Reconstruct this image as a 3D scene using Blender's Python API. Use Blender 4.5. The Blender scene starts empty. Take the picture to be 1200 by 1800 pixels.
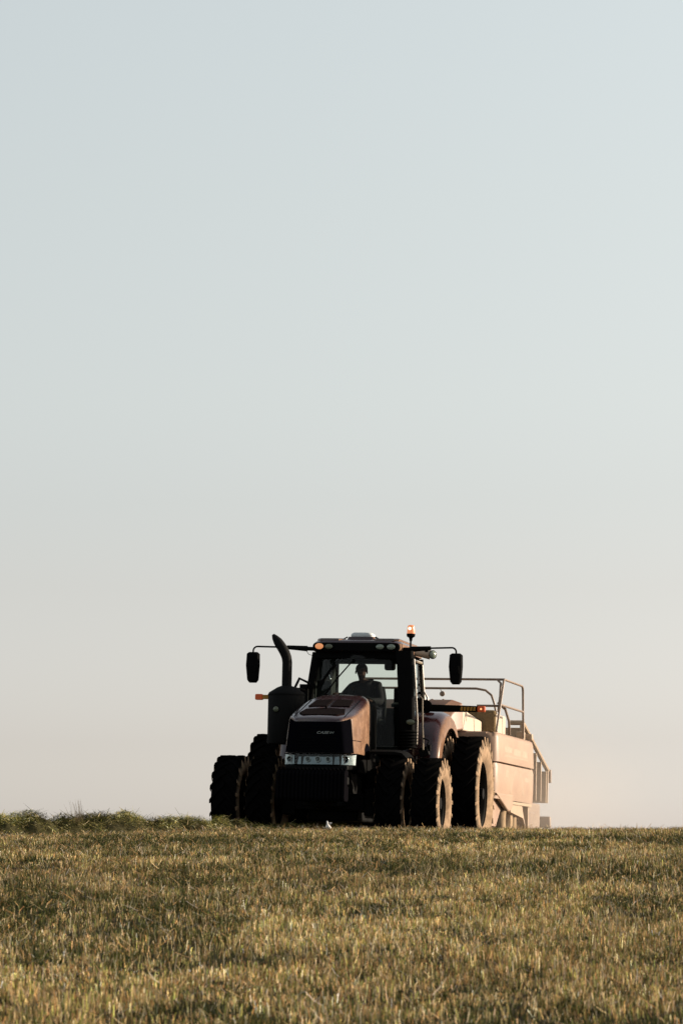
import bpy, bmesh, math, random
import numpy as np
from mathutils import Vector, Matrix, Euler
random.seed(7)
rng = np.random.default_rng(7)
R = math.radians
S = bpy.context.scene
COL = S.collection
PI = math.pi

# ------------------------------------------------------------------ camera
EYE = -0.62
cd = bpy.data.cameras.new('camera')
cam = bpy.data.objects.new('camera', cd)
COL.objects.link(cam)
cam.location = (0, 0, EYE)
cam.rotation_euler = (R(90 + 6.28), 0, 0)
cd.sensor_width = 36
cd.lens = 120
cd.clip_start = 0.5
cd.clip_end = 20000
cd.dof.use_dof = True
cd.dof.focus_distance = 52
cd.dof.aperture_fstop = 8
S.camera = cam

# ------------------------------------------------------------------ light
SUN_EL, SUN_AZ = 16.0, 76.0          # azimuth from the view direction (+Y) towards +X
w = bpy.data.worlds.new('World')
S.world = w
w.use_nodes = True
nt = w.node_tree
nt.nodes.clear()
out = nt.nodes.new('ShaderNodeOutputWorld')
bg = nt.nodes.new('ShaderNodeBackground')
sky = nt.nodes.new('ShaderNodeTexSky')
sky.sky_type = 'NISHITA'
sky.sun_disc = False
sky.sun_elevation = R(SUN_EL)
sky.sun_rotation = R(SUN_AZ)
sky.altitude = 100
sky.air_density = 1.0
sky.dust_density = 1.2
sky.ozone_density = 1.0
hs = nt.nodes.new('ShaderNodeHueSaturation')
hs.inputs['Saturation'].default_value = 0.55
nt.links.new(sky.outputs[0], hs.inputs['Color'])
# hazy-evening tint by elevation: the pale cream horizon that the dusty air gives, all the way round
SKY_TINT = [(0.05, (0.93, 0.905, 1.03)), (0.0861, (0.905, 0.88, 0.99)), (0.1413, (0.862, 0.813, 0.895)), (0.2905, (0.893, 0.812, 0.818)),
            (0.4726, (1.004, 0.925, 0.865)), (0.6646, (1.091, 1.012, 0.908)), (0.8515, (1.182, 1.105, 0.975)), (1.0, (1.20, 1.12, 0.985))]
tc = nt.nodes.new('ShaderNodeTexCoord')
sx = nt.nodes.new('ShaderNodeSeparateXYZ')
nt.links.new(tc.outputs['Generated'], sx.inputs[0])
mr = nt.nodes.new('ShaderNodeMapRange')
mr.inputs['From Min'].default_value = 0.0
mr.inputs['From Max'].default_value = 0.30
nt.links.new(sx.outputs['Z'], mr.inputs[0])
cr = nt.nodes.new('ShaderNodeValToRGB')
cr.color_ramp.elements[0].position, cr.color_ramp.elements[1].position = SKY_TINT[0][0], SKY_TINT[-1][0]
for p_, c_ in SKY_TINT[1:-1]:
    cr.color_ramp.elements.new(p_)
for e_, (p_, c_) in zip(cr.color_ramp.elements, SKY_TINT):
    e_.color = (*c_, 1)
nt.links.new(mr.outputs[0], cr.inputs[0])
mt = nt.nodes.new('ShaderNodeMix')
mt.data_type = 'RGBA'
mt.blend_type = 'MULTIPLY'
mt.inputs['Factor'].default_value = 1.0
nt.links.new(hs.outputs[0], mt.inputs['A'])
nt.links.new(cr.outputs[0], mt.inputs['B'])
nt.links.new(mt.outputs['Result'], bg.inputs[0])
nt.links.new(bg.outputs[0], out.inputs[0])
bg.inputs[1].default_value = 0.10
sl = bpy.data.lights.new('sun', 'SUN')
sl.energy = 5.0
sl.angle = R(0.6)
sl.color = (1.0, 0.84, 0.66)
so = bpy.data.objects.new('sun', sl)
COL.objects.link(so)
sdir = Vector((math.sin(R(SUN_AZ)) * math.cos(R(SUN_EL)), math.cos(R(SUN_AZ)) * math.cos(R(SUN_EL)), math.sin(R(SUN_EL))))
so.rotation_euler = sdir.to_track_quat('Z', 'Y').to_euler()
so.location = (20, 50, 20)
S.view_settings.view_transform = 'Standard'
S.view_settings.look = 'None'
S.view_settings.exposure = 1.0
S.view_settings.gamma = 1.0
S.view_settings.use_curve_mapping = False


# ------------------------------------------------------------------ materials
def mat(name, base, rough=0.6, metal=0.0, spec=0.3, dust=None, dust_amt=0.0, scale=6.0, bump=0.0, var=0.12, coat=0.0, emit=None, emit_s=0.0, stretch=(1, 1, 1), side=False):
    m = bpy.data.materials.new(name)
    m.use_nodes = True
    t = m.node_tree
    b = t.nodes['Principled BSDF']
    b.inputs['Roughness'].default_value = rough
    b.inputs['Metallic'].default_value = metal
    b.inputs['Specular IOR Level'].default_value = spec
    b.inputs['Coat Weight'].default_value = coat
    b.inputs['Coat Roughness'].default_value = 0.15
    tc = t.nodes.new('ShaderNodeTexCoord')
    mp = t.nodes.new('ShaderNodeMapping')
    mp.inputs['Scale'].default_value = stretch
    t.links.new(tc.outputs['Object'], mp.inputs[0])
    n = t.nodes.new('ShaderNodeTexNoise')
    n.inputs['Scale'].default_value = scale
    n.inputs['Detail'].default_value = 6
    n.inputs['Roughness'].default_value = 0.65
    t.links.new(mp.outputs[0], n.inputs['Vector'])
    mx = t.nodes.new('ShaderNodeMix')
    mx.data_type = 'RGBA'
    d = dust if dust else tuple(min(1, c * (1 + 2 * var)) for c in base)
    mx.inputs['A'].default_value = (*base, 1)
    mx.inputs['B'].default_value = (*d, 1)
    mr = t.nodes.new('ShaderNodeMapRange')
    if dust:
        lo, hi = dust_amt - 0.2, dust_amt + 0.3
    else:
        lo, hi = 0.0, 1.0
    mr.inputs['From Min'].default_value = 0.3
    mr.inputs['From Max'].default_value = 0.7
    mr.inputs['To Min'].default_value = max(0, lo)
    mr.inputs['To Max'].default_value = min(1, hi)
    t.links.new(n.outputs[0], mr.inputs[0])
    if side:                                     # dust mask doubles as painted sunlight: flanks pale, nose and top dark
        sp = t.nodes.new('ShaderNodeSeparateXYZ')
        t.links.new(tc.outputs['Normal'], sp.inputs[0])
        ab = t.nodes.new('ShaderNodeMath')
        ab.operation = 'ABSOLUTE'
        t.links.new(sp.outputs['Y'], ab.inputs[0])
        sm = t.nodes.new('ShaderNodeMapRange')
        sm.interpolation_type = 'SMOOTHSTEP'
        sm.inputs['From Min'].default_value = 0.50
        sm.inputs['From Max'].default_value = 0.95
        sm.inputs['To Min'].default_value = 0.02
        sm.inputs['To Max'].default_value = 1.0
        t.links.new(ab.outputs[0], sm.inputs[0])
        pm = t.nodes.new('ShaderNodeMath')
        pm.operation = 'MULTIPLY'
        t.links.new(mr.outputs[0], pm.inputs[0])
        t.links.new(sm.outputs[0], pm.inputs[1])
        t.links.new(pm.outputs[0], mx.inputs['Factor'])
        for sock, v in (('Coat Weight', coat), ('Specular IOR Level', spec)):      # the pale flank tone dulls the lacquer
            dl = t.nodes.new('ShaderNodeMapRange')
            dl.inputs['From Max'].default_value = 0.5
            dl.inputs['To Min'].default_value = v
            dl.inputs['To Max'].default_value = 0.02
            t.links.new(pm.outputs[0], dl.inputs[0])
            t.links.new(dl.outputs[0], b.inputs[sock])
    else:
        t.links.new(mr.outputs[0], mx.inputs['Factor'])
    t.links.new(mx.outputs['Result'], b.inputs['Base Color'])
    rr = t.nodes.new('ShaderNodeMapRange')
    rr.inputs['To Min'].default_value = max(0, rough - 0.12)
    rr.inputs['To Max'].default_value = min(1, rough + 0.12)
    t.links.new(n.outputs[0], rr.inputs[0])
    t.links.new(rr.outputs[0], b.inputs['Roughness'])
    if bump:
        bp = t.nodes.new('ShaderNodeBump')
        bp.inputs['Strength'].default_value = bump
        bp.inputs['Distance'].default_value = 0.01
        t.links.new(n.outputs[0], bp.inputs['Height'])
        t.links.new(bp.outputs[0], b.inputs['Normal'])
    if emit:
        b.inputs['Emission Color'].default_value = (*emit, 1)
        b.inputs['Emission Strength'].default_value = emit_s
    return m


def glass_mat(name, tint, refl=1.0, rough=0.02):
    m = bpy.data.materials.new(name)
    m.use_nodes = True
    t = m.node_tree
    t.nodes.clear()
    o = t.nodes.new('ShaderNodeOutputMaterial')
    tr = t.nodes.new('ShaderNodeBsdfTransparent')
    tr.inputs[0].default_value = (*tint, 1)
    gl = t.nodes.new('ShaderNodeBsdfGlossy')
    gl.inputs['Roughness'].default_value = rough
    fr = t.nodes.new('ShaderNodeFresnel')
    fr.inputs[0].default_value = 1.45
    mu = t.nodes.new('ShaderNodeMath')
    mu.operation = 'MULTIPLY'
    mu.inputs[1].default_value = refl
    mx = t.nodes.new('ShaderNodeMixShader')
    t.links.new(fr.outputs[0], mu.inputs[0])
    t.links.new(mu.outputs[0], mx.inputs[0])
    t.links.new(tr.outputs[0], mx.inputs[1])
    t.links.new(gl.outputs[0], mx.inputs[2])
    t.links.new(mx.outputs[0], o.inputs[0])
    return m


def attr_mat(name, rough=0.8, spec=0.15, transl=0.0, noise_scale=0, a='Col'):
    m = bpy.data.materials.new(name)
    m.use_nodes = True
    t = m.node_tree
    b = t.nodes['Principled BSDF']
    b.inputs['Roughness'].default_value = rough
    b.inputs['Specular IOR Level'].default_value = spec
    at = t.nodes.new('ShaderNodeAttribute')
    at.attribute_name = a
    t.links.new(at.outputs['Color'], b.inputs['Base Color'])
    if noise_scale:
        tc = t.nodes.new('ShaderNodeTexCoord')
        n = t.nodes.new('ShaderNodeTexNoise')
        n.inputs['Scale'].default_value = noise_scale
        n.inputs['Detail'].default_value = 8
        n.inputs['Roughness'].default_value = 0.7
        t.links.new(tc.outputs['Object'], n.inputs['Vector'])
        mr = t.nodes.new('ShaderNodeMapRange')
        mr.inputs['From Min'].default_value = 0.3
        mr.inputs['From Max'].default_value = 0.7
        mr.inputs['To Min'].default_value = 0.55
        mr.inputs['To Max'].default_value = 1.15
        t.links.new(n.outputs[0], mr.inputs[0])
        mm = t.nodes.new('ShaderNodeMix')
        mm.data_type = 'RGBA'
        mm.blend_type = 'MULTIPLY'
        mm.inputs['Factor'].default_value = 1
        t.links.new(at.outputs['Color'], mm.inputs['A'])
        t.links.new(mr.outputs[0], mm.inputs['B'])
        t.links.new(mm.outputs['Result'], b.inputs['Base Color'])
    if transl:
        tl = t.nodes.new('ShaderNodeBsdfTranslucent')
        t.links.new(at.outputs['Color'], tl.inputs[0])
        mx = t.nodes.new('ShaderNodeMixShader')
        mx.inputs[0].default_value = transl
        t.links.new(b.outputs[0], mx.inputs[1])
        t.links.new(tl.outputs[0], mx.inputs[2])
        t.links.new(mx.outputs[0], t.nodes['Material Output'].inputs[0])
    return m


LIT_DUST = (0.215, 0.128, 0.078)  # dust tone that also paints sunlight onto the tractor's flanks
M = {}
M['paint'] = mat('dusty_red_paint_lit_flanks', (0.020, 0.0035, 0.0045), 0.26, 0, 0.5, LIT_DUST, 0.62, 5.0, 0.03, coat=0.6, side=True)
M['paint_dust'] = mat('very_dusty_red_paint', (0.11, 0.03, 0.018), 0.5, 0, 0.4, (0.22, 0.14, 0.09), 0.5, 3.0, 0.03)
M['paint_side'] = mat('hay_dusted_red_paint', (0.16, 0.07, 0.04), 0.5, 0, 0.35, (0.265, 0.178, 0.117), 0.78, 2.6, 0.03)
M['black'] = mat('black_plastic', (0.004, 0.004, 0.004), 0.72, 0, 0.012)
M['black_metal'] = mat('black_metal', (0.004, 0.004, 0.004), 0.72, 0, 0.05)
M['weight'] = mat('black_cast_iron', (0.003, 0.0028, 0.0035), 0.82, 0, 0.0, bump=0.1, scale=30)
M['grille'] = mat('black_grille', (0.002, 0.002, 0.003), 0.8, 0, 0.0)
M['stack'] = mat('sooty_black_steel', (0.006, 0.006, 0.006), 0.7, 0, 0.06)
M['vent'] = mat('dark_vent_mesh', (0.0065, 0.0042, 0.0042), 0.9, 0, 0.02, scale=60, bump=0.2)
M['chrome'] = mat('reflector_chrome', (0.17, 0.195, 0.20), 0.16, 1.0, 0.5)
M['lens'] = glass_mat('clear_lens', (0.88, 0.92, 0.91), 0.6, 0.03)
M['lamp_glass'] = mat('work_lamp_glass', (0.16, 0.19, 0.15), 0.15, 0, 0.5, scale=20)
M['lamp_glass_dull'] = mat('dull_lamp_glass', (0.09, 0.10, 0.065), 0.3, 0, 0.4, scale=20)
M['lamp_on'] = mat('lit_lamp', (0.3, 0.2, 0.1), 0.3, 0, 0.3, emit=(1.0, 0.36, 0.14), emit_s=0.30)
M['bulb'] = mat('lit_bulb', (0.9, 0.7, 0.5), 0.3, 0, 0.3, emit=(1.0, 0.75, 0.5), emit_s=1.6)
M['amber'] = mat('amber_lens', (0.34, 0.05, 0.006), 0.35, 0, 0.3, emit=(1.0, 0.16, 0.03), emit_s=0.04)
M['beacon'] = mat('lit_amber_beacon', (0.32, 0.11, 0.05), 0.25, 0, 0.4, emit=(1.0, 0.34, 0.13), emit_s=0.28)
M['yellow'] = mat('amber_reflective_tape', (0.30, 0.14, 0.008), 0.4, 0, 0.3)
M['glass'] = glass_mat('cab_glass', (0.88, 0.93, 0.90), 0.32)
M['rubber_seal'] = M['black']
M['rim'] = mat('dark_rim', (0.008, 0.0085, 0.008), 0.8, 0, 0.08, (0.03, 0.025, 0.018), 0.2, 8)
M['door_frame'] = mat('dust_pale_door_frame', (0.05, 0.045, 0.035), 0.35, 0, 0.5, (0.30, 0.24, 0.17), 0.55, 4)
M['seat'] = mat('dark_seat_fabric', (0.006, 0.007, 0.007), 0.9, 0, 0.05)
M['interior'] = mat('dark_cab_trim', (0.006, 0.008, 0.0075), 0.8, 0, 0.05)
M['gps'] = mat('grey_plastic', (0.40, 0.42, 0.42), 0.4, 0, 0.4)
M['chute'] = mat('dusty_hazed_steel', (0.24, 0.165, 0.10), 0.6, 0, 0.3, (0.32, 0.24, 0.165), 0.6, 3)  # dusty steel, lightened so its colour carries some of the airborne haze
M['rail'] = mat('dusty_rail_tube', (0.10, 0.066, 0.048), 0.5, 0, 0.3, (0.27, 0.20, 0.145), 0.4, 6)
M['tan'] = mat('chaff_covered_cover', (0.33, 0.27, 0.20), 0.6, 0, 0.3, (0.40, 0.33, 0.26), 0.5, 3)
M['chaff'] = mat('brown_chaff', (0.09, 0.06, 0.03), 0.95, 0, 0.05, (0.24, 0.17, 0.09), 0.5, 25, 0.5)
M['decal'] = mat('faded_pale_decal', (0.29, 0.23, 0.17), 0.6, 0, 0.3, (0.23, 0.155, 0.105), 0.35, 9)
M['badge'] = mat('bright_badge', (0.19, 0.205, 0.205), 0.4, 0.3, 0.4)
M['skin'] = mat('skin', (0.035, 0.02, 0.015), 0.8, 0, 0.05)
M['shirt'] = mat('dark_shirt', (0.006, 0.006, 0.007), 0.9, 0, 0.05)
M['trouser'] = mat('dark_trousers', (0.005, 0.006, 0.009), 0.9, 0, 0.05)
M['hair'] = mat('dark_hair', (0.010, 0.008, 0.006), 0.8, 0, 0.1)
M['boot'] = mat('dark_boot', (0.012, 0.010, 0.008), 0.7, 0, 0.2)
M['speck'] = mat('white_speck', (0.5, 0.49, 0.47), 0.5, 0, 0.3)
M['blades'] = attr_mat('stubble_straw', 0.75, 0.10, 0.12)
M['hay'] = attr_mat('cut_grass', 0.8, 0.08, 0.35)
M['tyre'] = attr_mat('tyre_rubber', 0.9, 0.0, 0, 5)


# ------------------------------------------------------------------ mesh helpers
class MB:
    def __init__(s):
        s.v, s.f, s.c = [], [], []
        s.col = None

    def add(s, vs, fs):
        o = len(s.v)
        s.v += [tuple(v) for v in vs]
        s.f += [tuple(o + i for i in f) for f in fs]
        s.c += [s.col] * len(vs)

    def box(s, c, d, rot=None, taper=None):
        x, y, z = (q / 2 for q in d)
        vs = [Vector((sx * x, sy * y, sz * z)) for sx in (-1, 1) for sy in (-1, 1) for sz in (-1, 1)]
        if taper:
            for v in vs:
                if v.z > 0:
                    v.x *= taper[0]
                    v.y *= taper[1]
        if rot:
            m = Euler(rot).to_matrix()
            vs = [m @ v for v in vs]
        c = Vector(c)
        s.add([v + c for v in vs], [(0, 1, 3, 2), (4, 6, 7, 5), (0, 4, 5, 1), (2, 3, 7, 6), (0, 2, 6, 4), (1, 5, 7, 3)])

    def tube(s, path, r, n=10, cap=True, sq=(1, 1)):
        path = [Vector(p) for p in path]
        k = len(path)
        rs = r if isinstance(r, (list, tuple)) else [r] * k
        vs = []
        prev = None
        for i, p in enumerate(path):
            t = ((path[min(i + 1, k - 1)] - path[max(i - 1, 0)])).normalized()
            if prev is None:
                a = Vector((0, 0, 1)) if abs(t.z) < 0.9 else Vector((1, 0, 0))
                u = t.cross(a).normalized()
            else:
                u = (prev - t * prev.dot(t)).normalized()
            prev = u
            b = t.cross(u)
            for j in range(n):
                a = 2 * PI * j / n
                vs.append(p + u * (math.cos(a) * rs[i] * sq[0]) + b * (math.sin(a) * rs[i] * sq[1]))
        fs = []
        for i in range(k - 1):
            for j in range(n):
                a, b = i * n + j, i * n + (j + 1) % n
                fs.append((a, b, b + n, a + n))
        if cap:
            fs.append(tuple(range(n - 1, -1, -1)))
            fs.append(tuple((k - 1) * n + j for j in range(n)))
        s.add(vs, fs)

    def lathe(s, prof, axis='z', n=32, c=(0, 0, 0), close=True, a0=0, a1=2 * PI):
        """prof: list of (radius, height along axis)"""
        full = abs(a1 - a0 - 2 * PI) < 1e-6
        m = n if full else n + 1
        vs = []
        for (r, h) in prof:
            for j in range(m):
                a = a0 + (a1 - a0) * j / n
                ca, sa = math.cos(a) * r, math.sin(a) * r
                p = {'z': (ca, sa, h), 'y': (ca, h, sa), 'x': (h, ca, sa)}[axis]
                vs.append((p[0] + c[0], p[1] + c[1], p[2] + c[2]))
        fs = []
        for i in range(len(prof) - 1):
            for j in range(n):
                a, b = i * m + j, i * m + (j + 1) % m
                fs.append((a, b, b + m, a + m))
        if close and full:
            fs.append(tuple(range(n - 1, -1, -1)))
            fs.append(tuple((len(prof) - 1) * n + j for j in range(n)))
        s.add(vs, fs)

    def prism(s, poly, axis, a, b):
        """poly of 2D points extruded along axis between a and b"""
        n = len(poly)
        def P(p, h):
            return {'x': (h, p[0], p[1]), 'y': (p[0], h, p[1]), 'z': (p[0], p[1], h)}[axis]
        vs = [P(p, a) for p in poly] + [P(p, b) for p in poly]
        fs = [tuple(range(n)), tuple(range(2 * n - 1, n - 1, -1))]
        for i in range(n):
            j = (i + 1) % n
            fs.append((i, i + n, j + n, j))
        s.add(vs, fs)

    def loft(s, secs, cap=True, closed=True):
        n = len(secs[0])
        vs = [p for sec in secs for p in sec]
        fs = []
        for i in range(len(secs) - 1):
            for j in range(n if closed else n - 1):
                a, b = i * n + j, i * n + (j + 1) % n
                fs.append((a, b, b + n, a + n))
        if cap and closed:
            fs.append(tuple(range(n - 1, -1, -1)))
            fs.append(tuple((len(secs) - 1) * n + j for j in range(n)))
        s.add(vs, fs)

    def mesh(s, name, mats, smooth=None):
        me = bpy.data.meshes.new(name)
        me.from_pydata(s.v, [], s.f)
        bm = bmesh.new()
        bm.from_mesh(me)
        bmesh.ops.recalc_face_normals(bm, faces=bm.faces)
        bm.to_mesh(me)
        bm.free()
        for m in (mats if isinstance(mats, (list, tuple)) else [mats]):
            me.materials.append(m)
        if smooth is not None:
            me.polygons.foreach_set('use_smooth', [True] * len(me.polygons))
            try:
                me.set_sharp_from_angle(angle=R(smooth))
            except Exception:
                pass
        if any(c is not None for c in s.c):
            at = me.attributes.new('Col', 'FLOAT_COLOR', 'POINT')
            at.data.foreach_set('color', [q for c in s.c for q in (*c, 1.0)])
        return me

    def build(s, name, mats, parent=None, smooth=35, bevel=0, label=None):
        return put(name, s.mesh(name, mats, smooth), parent, bevel, label)


def put(name, me, parent=None, bevel=0, label=None, loc=None, rot=None):
    o = bpy.data.objects.new(name, me)
    COL.objects.link(o)
    if parent:
        o.parent = parent
    if loc:
        o.location = loc
    if rot:
        o.rotation_euler = rot
    if bevel:
        b = o.modifiers.new('bevel', 'BEVEL')
        b.width = bevel
        b.segments = 2
        b.limit_method = 'ANGLE'
        b.angle_limit = R(40)
    if label:
        o['label'] = label
    return o


def tag(o, label=None, cat=None, group=None, kind=None):
    for k, v in (('label', label), ('category', cat), ('group', group), ('kind', kind)):
        if v:
            o[k] = v
    return o


def thing(name, loc, rot, label, cat):
    o = bpy.data.objects.new(name, None)
    COL.objects.link(o)
    o.empty_display_size = 0.3
    o.location = loc
    o.rotation_euler = rot
    return tag(o, label, cat)


def copy_tree(o, parent):
    c = o.copy()
    COL.objects.link(c)
    c.parent = parent
    for ch in list(o.children):
        copy_tree(ch, c)
    return c


def rr(w, h, r, n=4, cx=0, cy=0):
    """rounded rectangle outline"""
    pts = []
    for (sx, sy, a) in ((1, 1, 0), (-1, 1, 90), (-1, -1, 180), (1, -1, 270)):
        for k in range(n + 1):
            t = R(a + 90 * k / n)
            pts.append((cx + sx * (w / 2 - r) + r * math.cos(t), cy + sy * (h / 2 - r) + r * math.sin(t)))
    return pts


def arc(c, r, a0, a1, n, plane='xz', other=0.0):
    o = []
    for k in range(n + 1):
        t = R(a0 + (a1 - a0) * k / n)
        u, v = c[0] + r * math.cos(t), c[1] + r * math.sin(t)
        o.append({'xz': (u, other, v), 'yz': (other, u, v), 'xy': (u, v, other)}[plane])
    return o


# ------------------------------------------------------------------ terrain
PY = np.array([-60, 0, 8, 12, 16, 24, 32, 40, 44, 47, 48.5, 50, 51.5, 53, 55, 57, 62, 70, 90, 200, 700, 5000], float)
PZ = np.array([-4.6, -1.92, -1.60, -1.44, -1.26, -0.80, -0.36, -0.04, 0.08, 0.14, 0.15, 0.125, 0.06, 0.01, 0.0, 0.0, -0.02, -0.2, -1.0, -8, -40, -420], float)
_yy = np.arange(-60, 130, 0.25)
_zz = np.interp(_yy, PY, PZ)
_k = np.hanning(9)
_k /= _k.sum()
_zs = np.convolve(np.pad(_zz, 4, 'edge'), _k, 'valid')


def vnoise(x, y, sc, seed=0):
    x = np.asarray(x, float) * sc + 1000.3 + seed * 17.7
    y = np.asarray(y, float) * sc + 1000.7 + seed * 31.1
    xi, yi = np.floor(x).astype(np.int64), np.floor(y).astype(np.int64)
    fx, fy = x - xi, y - yi
    fx, fy = fx * fx * (3 - 2 * fx), fy * fy * (3 - 2 * fy)
    def h(a, b):
        n = (a * 374761393 + b * 668265263 + seed * 974711) & 0x7fffffff
        n = ((n ^ (n >> 13)) * 1274126177) & 0x7fffffff
        return ((n ^ (n >> 16)) & 0xffff) / 65535.0
    return (h(xi, yi) * (1 - fx) + h(xi + 1, yi) * fx) * (1 - fy) + (h(xi, yi + 1) * (1 - fx) + h(xi + 1, yi + 1) * fx) * fy


def fbm(x, y, sc, seed=0, o=3):
    a, t, n = 1.0, 0.0, 0.0
    for k in range(o):
        t = t + a * vnoise(x, y, sc * 2 ** k, seed + k)
        n += a
        a *= 0.55
    return t / n


def H(x, y):
    x, y = np.asarray(x, float), np.asarray(y, float)
    z = np.where(y < 120, np.interp(y, _yy, _zs), np.interp(y, PY, PZ))
    # the crest is a little lower towards the left
    f = np.exp(-((y - 47) / 6.0) ** 2)
    z = z + f * 0.042 * np.clip(x + 1.3, -8, 0)
    z = z + (fbm(x, y, 0.9, 3, 2) - 0.5) * 0.035 * ((y < 51.5) | (y > 75))
    return z


gx = np.concatenate([[-3000, -800, -250, -90, -40, -25], np.arange(-16, 16.01, 0.4), [25, 40, 90, 250, 800, 3000]])
gy = np.concatenate([[-60, -30, -10, 0, 6], np.arange(10, 70.01, 0.4), [75, 82, 90, 105, 120, 150, 200, 300, 450, 700, 1500, 3000, 5000]])
X, Y = np.meshgrid(gx, gy)
Z = H(X, Y)
nxg, nyg = len(gx), len(gy)
gv = np.stack([X.ravel(), Y.ravel(), Z.ravel()], 1)
gf = []
for j in range(nyg - 1):
    for i in range(nxg - 1):
        a = j * nxg + i
        gf.append((a, a + 1, a + 1 + nxg, a + nxg))
gm = bpy.data.meshes.new('field')
gm.from_pydata(gv.tolist(), [], gf)
gm.polygons.foreach_set('use_smooth', [True] * len(gm.polygons))
m = mat('field_soil', (0.012, 0.011, 0.005), 0.95, 0, 0.03, (0.04, 0.030, 0.013), 0.35, 3.0, 0.6)
gm.materials.append(m)
tag(put('ground', gm), 'stubble field rising to a low crest', None, None, 'structure')


# ------------------------------------------------------------------ stubble
def blades(name, P, hgt, wid, lean, laz, oaz, bend, colr, m, tip=0.35, seg=1, dark=1.0):
    """P (N,3) roots; each blade a strip of seg quads, leaning by 'lean' rad towards laz, facing oaz, bending further by 'bend' rad"""
    n = len(P)
    rings = []
    cur = P.copy()
    ang = lean.copy()
    side = np.stack([np.cos(oaz), np.sin(oaz), np.zeros(n)], 1)
    for k in range(seg + 1):
        t = k / seg
        wk = wid * (1 - (1 - tip) * t)
        rings.append(cur - side * (wk / 2)[:, None])
        rings.append(cur + side * (wk / 2)[:, None])
        d = np.stack([np.sin(ang) * np.cos(laz), np.sin(ang) * np.sin(laz), np.cos(ang)], 1)
        cur = cur + d * (hgt / seg)[:, None]
        ang = ang + bend / seg
    V = np.stack(rings, 1)                       # n, 2(seg+1), 3
    nv = 2 * (seg + 1)
    base = (np.arange(n) * nv)[:, None, None]
    q = np.array([[2 * k, 2 * k + 1, 2 * k + 3, 2 * k + 2] for k in range(seg)])[None]
    F = (base + q).reshape(-1)
    me = bpy.data.meshes.new(name)
    me.vertices.add(n * nv)
    me.vertices.foreach_set('co', V.reshape(-1))
    nf = n * seg
    me.loops.add(nf * 4)
    me.loops.foreach_set('vertex_index', F)
    me.polygons.add(nf)
    me.polygons.foreach_set('loop_start', np.arange(nf) * 4)
    me.update(calc_edges=True)
    me.materials.append(m)
    at = me.attributes.new('Col', 'FLOAT_COLOR', 'POINT')
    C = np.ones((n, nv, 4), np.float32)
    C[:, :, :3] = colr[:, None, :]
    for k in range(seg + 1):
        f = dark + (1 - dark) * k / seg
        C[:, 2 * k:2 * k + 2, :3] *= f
    at.data.foreach_set('color', C.reshape(-1))
    return me


def scatter(dens_in, dens_out, y0, y1):
    """random roots: dense inside the view wedge, thinner beside it"""
    pts = []
    edges = np.arange(y0, y1, 1.0)
    for a in edges:
        hw = 0.105 * (a + 1) + 0.25
        n = rng.poisson(2 * hw * dens_in)
        pts.append(np.stack([rng.uniform(-hw, hw, n), rng.uniform(a, a + 1, n)], 1))
        ow = 5.5
        n = rng.poisson(2 * ow * dens_out)
        xo = rng.uniform(0, ow, n) + hw
        pts.append(np.stack([xo * rng.choice([-1, 1], n), rng.uniform(a, a + 1, n)], 1))
    return np.concatenate(pts)


def pal(n, cols, wts, jit=0.18):
    idx = rng.choice(len(cols), n, p=np.array(wts) / np.sum(wts))
    c = np.array(cols)[idx] * rng.uniform(1 - jit, 1 + jit, n)[:, None]
    return np.clip(c * rng.uniform(0.94, 1.06, (n, 3)), 0, 1)


def patch(x, y):
    # patches in which green regrowth shows (0..1)
    return np.clip((fbm(x, y * 0.45, 0.75, 11, 4) - 0.40) / 0.16, 0, 1)


def gap(x, y):
    return np.clip((fbm(x, y * 0.7, 3.0, 5, 3) - 0.30) / 0.18, 0, 1)


# cut straw, in tufts
c = np.concatenate([scatter(290, 90, 13.0, 52.5), scatter(240, 40, 13.0, 27.0), scatter(120, 20, 27.0, 36.0)])
pt, gp = patch(c[:, 0], c[:, 1]), gap(c[:, 0], c[:, 1])
c = c[rng.random(len(c)) < (1.0 - 0.62 * pt) * (0.30 + 0.70 * gp)]
k = rng.integers(2, 7, len(c))
tone = np.repeat(np.exp(rng.normal(-0.12, 0.48, len(c))), k)
th = np.repeat(rng.uniform(0.6, 1.2, len(c)) * (0.35 + 1.3 * fbm(c[:, 0], c[:, 1] * 0.5, 3.2, 33, 2)), k)
p = np.repeat(c, k, 0)
n = len(p)
p = p + rng.normal(0, 0.019, (n, 2))
z = H(p[:, 0], p[:, 1])
hv = (0.020 + 0.036 * rng.random(n)) * th * (0.6 + 0.7 * fbm(p[:, 0], p[:, 1], 0.8, 21, 2)) * (1 + 0.25 * np.clip((30 - p[:, 1]) / 15, 0, 1))
straw = [(0.42, 0.275, 0.125), (0.37, 0.205, 0.078), (0.51, 0.38, 0.20), (0.22, 0.13, 0.045), (0.56, 0.46, 0.31), (0.24, 0.23, 0.062), (0.11, 0.13, 0.038)]
big = fbm(p[:, 0], p[:, 1] * 0.6, 0.45, 91, 3)
me = blades('stubble', np.stack([p[:, 0], p[:, 1], z - 0.005], 1), hv, 0.0020 + 0.0024 * rng.random(n) + 0.0008 * np.clip((p[:, 1] - 25) / 15, 0, 1), np.abs(rng.normal(0, 0.26, n)),
            rng.uniform(0, 2 * PI, n), rng.uniform(0, PI, n), rng.normal(0, 0.15, n), np.clip(pal(n, straw, [2.8, 1.8, 2.2, 1.8, 1.6, 3.8, 2.2], 0.3) * (tone * (0.45 + 1.25 * big))[:, None], 0, 1), M['blades'], 0.9, 1)
tag(put('stubble', me), 'short cut straw stubble covering the field', None, None, 'stuff')
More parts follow.
